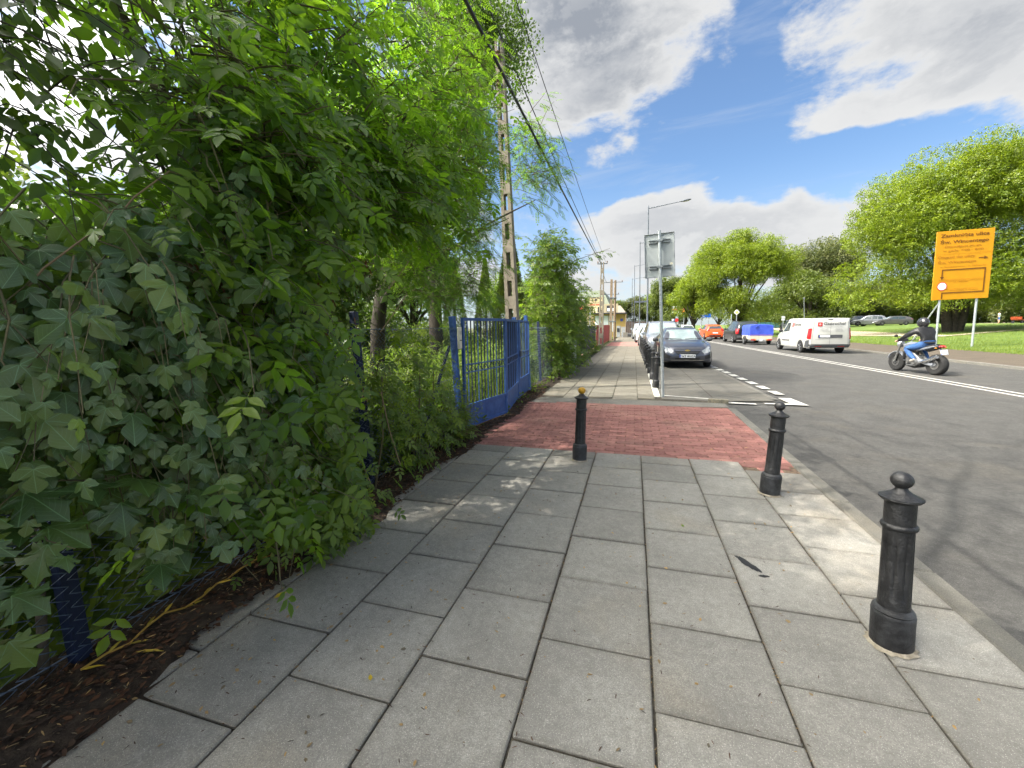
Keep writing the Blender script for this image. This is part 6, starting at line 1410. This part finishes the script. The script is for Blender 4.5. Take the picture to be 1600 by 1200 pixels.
# ================================================================== FENCES, BUILDINGS AND SIGNS FARTHER OFF
M_anth = pm('anthracite sheet', (.030, .033, .040), .5, var=.12, scale=3)
M_redf = pm('red sheet', (.36, .070, .065), .6, var=.12, scale=3)
M_brick = pm('low brick base', (.20, .105, .065), .9, col2=(.30, .18, .12), scale=9, det=6)
M_beige = pm('beige render', (.36, .31, .20), .85, var=.06, scale=1.2); M_yellow = pm('yellow render', (.40, .28, .09), .85, var=.07, scale=1.2)
M_roofg = pm('grey green roof', (.27, .30, .24), .6, var=.08); M_pale = pm('pale panel', (.60, .63, .66), .5, var=.06); M_darkp = pm('dark band', (.025, .025, .03), .6)
M_rtxt = pm('red lettering', (.48, .08, .05), .6); M_whitep = pm('white paint', (.74, .74, .72), .5, var=.05)
def ribbed(name, x, y0, y1, z0, z1, mat, pitch=.20, d=.022):
    b = MB(); n = max(2, int((y1-y0)/pitch)); P = []
    for i in range(n):
        a = y0+(y1-y0)*i/n; w_ = (y1-y0)/n
        P += [(x, a), (x, a+w_*.45), (x+d, a+w_*.55), (x+d, a+w_*.95)]
    P.append((x, y1)); V = [(px, py, z) for z in (z0, z1) for px, py in P]; m = len(P)
    b.add(V, [(i, i+1, m+i+1, m+i) for i in range(m-1)])
    b.add([(px-.01, py, z) for z in (z0, z1) for px, py in P], [(i, m+i, m+i+1, i+1) for i in range(m-1)]); b.box((x+.005, (y0+y1)/2, z1+.012), (.05, y1-y0, .03)); return b.build(name, mat, None, 0)
t = thing('sheet_fence', 'anthracite ribbed sheet fence on a low brick base along the pavement', 'fence', (-2.32, 14.6, 0))
for i in range(6): y = 14.6+i*2.06; adopt(ribbed('fence_panel', -2.34, y+.03, y+2.03, .15, 1.46 - .01*(i % 2), M_anth), t)
for i in range(7): adopt(MB().box((-2.38, 14.6+i*2.06, .74), (.05, .05, 1.5), .004).build('post', M_galv if i > 3 else M_anth), t)
for i in range(12): adopt(MB().box((-2.28, 14.6+i*1.03+.51, .055), (.18, 1.02, .13), .008).build('kerb_block', M_brick), t)
t = thing('sheet_fence', 'coral red sheet fence between the two farther utility poles', 'fence', (-2.3, 27.9, 0))
for i in range(7): y = 27.9+i*2.05; adopt(ribbed('fence_panel', -2.32, y+.03, y+2.02, .06, 1.50 + .012*(i % 3), M_redf, .17), t)
for i in range(8): adopt(MB().box((-2.36, 27.9+i*2.05, .76), (.06, .06, 1.54), .004).build('post', pm('dark red post', (.16, .03, .03), .6)), t)
t = thing('pipe_frame', 'thin grey pipe frame standing behind the dark sheet fence', 'frame', (-2.6, 26, 0))
adopt(MB().tube([(-2.62, 26, 0), (-2.60, 26, 2.62), (-3.5, 26, 2.62), (-3.52, 26, 0)], .028, 8).build('pipe', M_galv), t)
t = thing('utility_cabinet', 'grey cabinet with a white notice on its end, half buried in the shrub', 'cabinet', (-1.92, 12.95, 0))
adopt(MB().box((-1.95, 13.0, .50), (.40, .62, .98), .012).build('body', pm('cabinet grey', (.20, .21, .21), .6)), t)
adopt(MB().box((-1.95, 13.0, 1.01), (.46, .68, .05), .01).build('lid', pm('cabinet lid', (.12, .125, .13), .6)), t)
o = MB().box((-1.78, 12.682, .56), (.20, .012, .64), .003).build('notice', M_whitep); adopt(o, t)
b = MB(); r_ = random.Random(4)
for k in range(9): b.box((-1.80+r_.uniform(-.02, .02), 12.674, .32+.055*k), (r_.uniform(.06, .13), .006, .022))
o2 = b.build('notice_print', M_ink, None, 0); adopt(o2, o)
# beige hall and the yellow house in front of it
t = thing('hall', 'beige hall with grey-green roof, arched dark lettering and a red line of text', 'building', (-6, 62, 0))
adopt(MB().box((-8.6, 67, 2.75), (9.0, 13.5, 5.5)).build('wall', M_beige, None, 0), t)
rf = MB(M=Matrix.Rotation(R(90), 4, 'X')); rf.prism([(-13.4, 5.5), (-13.4, 6.0), (-8.8, 6.15), (-4.25, 6.45), (-3.25, 4.2), (-4.05, 4.2), (-4.09, 5.5)], -74, -60.1); adopt(rf.build('roof', M_roofg, None, 0), t)
sg = MB(); sg.box((-5.45, 60.18, 5.0), (2.65, .10, 1.75), .02); sgo = sg.build('sign_board', pm('sign cream', (.45, .38, .23), .7, var=.04)); adopt(sgo, t)
b = MB()
for k in range(19):
    a = -1+2*k/18.; 
    if k % 7 == 4: continue
    b.box((-5.42+a*1.05, 60.11, 5.42-.20*a*a), (.085, .03, .12))
for k in range(11): 
    if k % 5 != 3: b.box((-5.42+.11*(k-5), 60.11, 4.72), (.08, .03, .055))
adopt(b.build('dark_lettering', M_darkp, None, 0), sgo)
b = MB(); b.prism([(-5.85, 5.02), (-5.70, 5.22), (-5.58, 5.16), (-5.62, 5.02), (-5.70, 4.90)], -60.13, -60.09, Matrix.Rotation(R(90), 4, 'X')); b.prism([(-5.46, 5.0), (-5.40, 5.20), (-5.20, 5.26), (-5.02, 5.16), (-5.12, 5.04), (-5.30, 5.0), (-5.36, 4.88)], -60.13, -60.09, Matrix.Rotation(R(90), 4, 'X')); adopt(b.build('emblem', M_darkp, None, 0), sgo)
b = MB()
for k in range(17):
    if k != 6: b.box((-6.0+.115*k, 60.11, 4.46), (.085, .03, .15))
adopt(b.build('red_lettering', M_rtxt, None, 0), sgo)
o = MB().box((-7.7, 60.0, 4.6), (2.0, .5, 1.9)).build('sign_band', M_darkp, None, 0); adopt(o, t)
for z, h_, m_ in ((5.2, .16, M_whitep), (4.85, .16, M_whitep), (4.1, .5, M_rtxt)): c_ = MB().box((-7.6, 59.73, z), (1.6, .05, h_)).build('band_stripe', m_, None, 0); adopt(c_, o)
t = thing('yellow_house', 'yellow and beige house with dark awning and pale shop panels', 'building', (-2.6, 58, 0))
adopt(MB().box((-3.1, 58.5, 1.55), (4.1, 5.0, 3.1)).build('wall', M_yellow, None, 0), t); adopt(MB().box((-3.15, 58.5, 3.72), (2.2, 4.8, 1.18)).build('upper_wall', M_beige, None, 0), t)
adopt(MB().box((-3.3, 55.6, 3.05), (4.9, 1.2, .16), .02).build('awning', M_darkp), t)
for x, w_ in ((-4.55, .8), (-3.6, .75), (-2.75, .75)): f_ = MB().box((x, 55.96, 1.75), (w_, .06, 2.1), .01).build('shop_panel', M_pale); adopt(f_, t)
f_ = MB().box((-3.0, 56.06, 3.7), (.95, .06, .8), .01).build('window', M_darkp); adopt(f_, t); adopt(MB().box((-3.0, 56.02, 3.55), (.8, .04, .38)).build('pane', M_pale, None, 0), f_)
f_ = MB().box((-4.75, 55.93, 3.6), (.95, .06, .8), .01).build('window', pm('cream frame', (.70, .62, .36), .6)); adopt(f_, t); adopt(MB().box((-4.55, 55.89, 3.6), (.18, .04, .7)).build('pane', M_darkp, None, 0), f_)
rr_ = MB(M=Matrix.Rotation(R(90), 4, 'X')); rr_.prism([(-2.05, 3.1), (-1.0, 3.1), (-1.35, 3.55), (-1.75, 4.05), (-2.05, 4.05)], -60.9, -56.1); adopt(rr_.build('side_gable', pm('pale gable', (.50, .44, .36), .8), None, 0), t)
adopt(MB().box((-1.55, 55.95, 2.2), (.34, .05, .34), .01).build('wall_sign', pm('blue wall sign', (.05, .06, .22), .5)), t)
t = thing('electric_box', 'grey electric cabinets standing before the yellow house', 'cabinet', (-1.6, 55, 0)); adopt(MB().box((-1.85, 54.9, .72), (.5, .5, 1.42), .02).box((-1.25, 54.9, .66), (.55, .5, 1.30), .02).build('body', pm('dull cabinet', (.24, .25, .25), .7)), t); adopt(MB().box((-1.9, 54.63, .9), (.3, .03, .5)).build('door', M_darkp, None, 0), t)
t = thing('concrete_block', 'pale concrete block at the end of the pavement', 'block', (-1, 53.8, 0)); adopt(MB().prism([(-1.25, 53.6), (-.72, 53.6), (-.72, 54.1), (-1.25, 54.1)], -.05, .62).build('body', M_kerb, None, 0), t)
adopt(MB().tube([(-.95, 53.9, .6), (-.95, 53.9, 2.9)], .05, 8).build('pole', M_wood), t)
for i, x in enumerate((.02, .27)): 
    t = thing('short_post', ['left one of two thin black posts at the far pavement end', 'right one of two thin black posts at the far pavement end'][i], 'post', (x, 53.9, 0), group='two posts at the pavement end'); adopt(MB().lathe([(.05, -.05), (.045, .9), (.055, .92), (.03, 1.0)], 10, (x, 53.9, 0)).build('shaft', M_iron), t)
M_plank = pm('brown plank', (.075, .055, .045), .85, var=.25, scale=2)
t = thing('board_fence', 'dark brown board fence closing the far end of the street', 'fence', (0, 88, 0))
for i in range(26):
    x = -4+i*.42; adopt(MB().box((x, 88, 1.1), (.39, .05, 2.25 + .04*(i % 3)), .006).build('board', M_plank), t)
for i in range(5): adopt(MB().box((-4.2+i*2.6, 88, 1.2), (.2, .2, 2.5), .01).build('post', M_kerb), t)
def signpost(name, label, x, y, zb, zt, r=.035, cat='road sign', z0=-.1):
    t = thing(name, label, cat, (x, y, 0)); adopt(MB().tube([(x, y, z0), (x, y, zt)], r, 8).build('pole', M_galv), t); return t
t = thing('direction_board', 'blue direction board with a pink and red top row on two poles', 'road sign', (11.3, 75, 0))
for x in (10.8, 11.8): adopt(MB().tube([(x, 75.05, -.1), (x, 75.05, 3.9)], .05, 8).build('pole', M_galv), t)
pb = MB().box((11.3, 75, 3.3), (1.62, .05, 1.36), .01).build('panel', pm('board blue', (.015, .13, .62), .5)); adopt(pb, t)
for x, z, w_, h_, m_, nm in ((11.3, 3.78, 1.5, .26, pm('pale pink', (.66, .45, .60), .5), 'top_row'), (11.5, 3.77, .8, .14, pm('crimson', (.42, .02, .12), .5), 'route_name'), (11.0, 3.42, .8, .09, M_whitep, 'destination_line'), (10.95, 3.12, .65, .09, M_whitep, 'destination_line'), (10.9, 2.82, .5, .09, M_whitep, 'destination_line')):
    adopt(MB().box((x, 74.955 - (.01 if nm == 'route_name' else 0), z), (w_, .012, h_)).build(nm, m_, None, 0), pb)
t = thing('billboard', 'dark grey billboard with white and red lines of text', 'billboard', (7.6, 85, 0)); adopt(MB().tube([(7.9, 85.1, -.1), (7.9, 85.1, 5)], .10, 8).build('pole', M_galv), t)
pb = MB().box((7.62, 85, 4.34), (1.55, .10, 1.5), .02).build('panel', pm('billboard grey', (.045, .045, .055), .5)); adopt(pb, t)
for x, z, w_, h_, m_ in ((7.55, 4.93, 1.2, .12, M_whitep), (7.4, 4.66, .9, .13, M_whitep), (7.35, 4.36, .75, .22, M_rtxt), (7.35, 3.82, .7, .14, M_whitep), (8.0, 3.84, .22, .2, M_whitep)): adopt(MB().box((x, 84.94, z), (w_, .012, h_)).build('text_line', m_, None, 0), pb)
t = thing('billboard', 'small purple and red billboard right beside the dark grey one', 'billboard', (9.1, 85, 0)); adopt(MB().tube([(9.1, 85.1, -.1), (9.1, 85.1, 3.5)], .06, 8).build('pole', M_galv), t)
pb = MB().box((9.13, 85, 3.98), (1.40, .10, 1.08), .02).build('panel', pm('billboard purple', (.10, .035, .075), .5)); adopt(pb, t)
for x, z, w_, h_, m_ in ((8.9, 4.0, .55, .5, pm('orange print', (.7, .16, .03), .5)), (9.4, 3.8, .6, .22, pm('magenta print', (.5, .07, .25), .5)), (8.95, 4.42, .9, .12, M_rtxt)): adopt(MB().box((x, 84.94, z), (w_, .012, h_)).build('print_patch', m_, None, 0), pb)
t = thing('signal_gantry', 'thin pale pipe gantry arching over the far traffic', 'gantry', (11.4, 80, 0)); adopt(MB().tube([(11.4, 80, -.1), (11.38, 80, 2.9), (11.2, 80, 3.3), (10.8, 80, 3.48), (8.4, 80, 3.44), (7.8, 80, 3.36), (7.6, 80, 3.1), (7.6, 80, -.1)], .06, 8).build('pipe', M_galv), t)
t = signpost('info_sign', 'small blue and white sign beyond the parked cars', 5.95, 70, 1.5, 2.4); adopt(MB().box((5.85, 69.95, 1.95), (.28, .03, .88), .006).build('white_half', M_whitep), t); adopt(MB().box((6.07, 69.95, 1.97), (.16, .03, .84), .006).build('blue_half', pm('info blue', (.02, .14, .6), .5)), t)
t = signpost('round_sign', 'red round sign with a small pale plate above it', 6.45, 70, 1.5, 3.0); adopt(MB().lathe([(.27, -.01), (.28, 0), (.27, .012)], 20, (6.45, 69.94, 2.2), axis='Y').build('red_disc', M_logo), t); adopt(MB().box((6.45, 69.94, 2.66), (.4, .03, .34), .008).build('plate', pm('pale blue plate', (.45, .55, .66), .5)), t)
t = signpost('priority_sign', 'yellow diamond priority sign on a pole beyond the black car', 11.05, 52, 2.4, 2.7); o = MB(M=Matrix.Translation((11.03, 51.95, 2.76)) @ Matrix.Rotation(R(45), 4, 'Y')).box((0, 0, 0), (.44, .03, .44), .01).build('white_border', M_whitep); adopt(o, t)
adopt(MB(M=Matrix.Translation((11.03, 51.93, 2.76)) @ Matrix.Rotation(R(45), 4, 'Y')).box((0, 0, 0), (.31, .02, .31), .01).build('yellow_face', pm('priority yellow', (.78, .60, .14), .5)), t)
t = signpost('plain_post', 'bare grey post left of the yellow diamond sign', 10.52, 52, 2, 2.58, .05, 'post')
t = signpost('plate_sign', 'two small grey plates on a thin pole at the lawn edge', 13.55, 45, 1.8, 2.15, .03); 
for z in (2.04, 1.82): adopt(MB().box((13.53, 44.95, z), (.28, .02, .19), .004).build('plate', pm('back of plate', (.5, .52, .52), .5)), t)
t = thing('short_post', 'dark thin post in the grass left of the van', 'post', (13.2, 44, 0)); adopt(MB().tube([(13.2, 44, -.1), (13.2, 44, 1.55)], .035, 8).build('shaft', M_darkp), t)
t = thing('panel_fence', 'low teal panel fence at the back of the park', 'fence', (22.6, 87, .6))
M_teal = pm('teal panel', (.040, .125, .125), .7, var=.15)
for i in range(12): adopt(MB().box((18.0+i*.82, 87, 1.18), (.80, .04, 1.0), .005).build('panel', M_teal), t)
for i in range(13): adopt(MB().box((17.59+i*.82, 87, 1.15), (.06, .06, 1.2), .004).build('post', M_darkp), t)
t = thing('park_lamp', 'slim grey lamp post in the park behind the van', 'street lamp', (23.9, 70, 0)); adopt(MB().tube([(23.9, 70, 0), (23.5, 70, 4.95)], [.06, .035], 8).build('pole', M_galv), t); adopt(MB().ball((23.5, 70, 5.0), .16, 10, 8, (1, 1, .7)).build('lamp_head', M_lamp, None, 60), t)
bx, by = 53.8, 79; bz = park_z(bx, by); t = thing('park_bench', 'orange-red bench on the lawn right of the distant walker', 'bench', (bx, by, bz))
for k in range(3): adopt(MB().box((bx, by+.12*k, bz+.5), (1.3, .10, .04), .006).build('seat_slat', pm('bench red', (.46, .09, .03), .6)), t); adopt(MB().box((bx, by+.42, bz+.64+.13*k), (1.3, .03, .10), .006).build('back_slat', MATS['bench red']), t)
for x in (-.5, .5): adopt(MB().box((bx+x, by+.15, bz+.24), (.05, .4, .48), .006).build('leg', M_darkp), t)
# broken kerb end by the parking bay and a little heap of sand
t = thing('kerb_fragment', 'broken dark kerb stump at the corner of the parking bay', 'kerb stone', (1.72, 8.55, 0)); b = MB(); b.prism([(1.40, 8.50), (1.60, 8.46), (1.74, 8.42), (1.76, 8.56), (1.58, 8.60), (1.42, 8.58)], -.02, .045); adopt(b.build('stone', pm('mossy concrete', (.10, .095, .075), .95, col2=(.2, .18, .13), scale=20), None, 0), t)
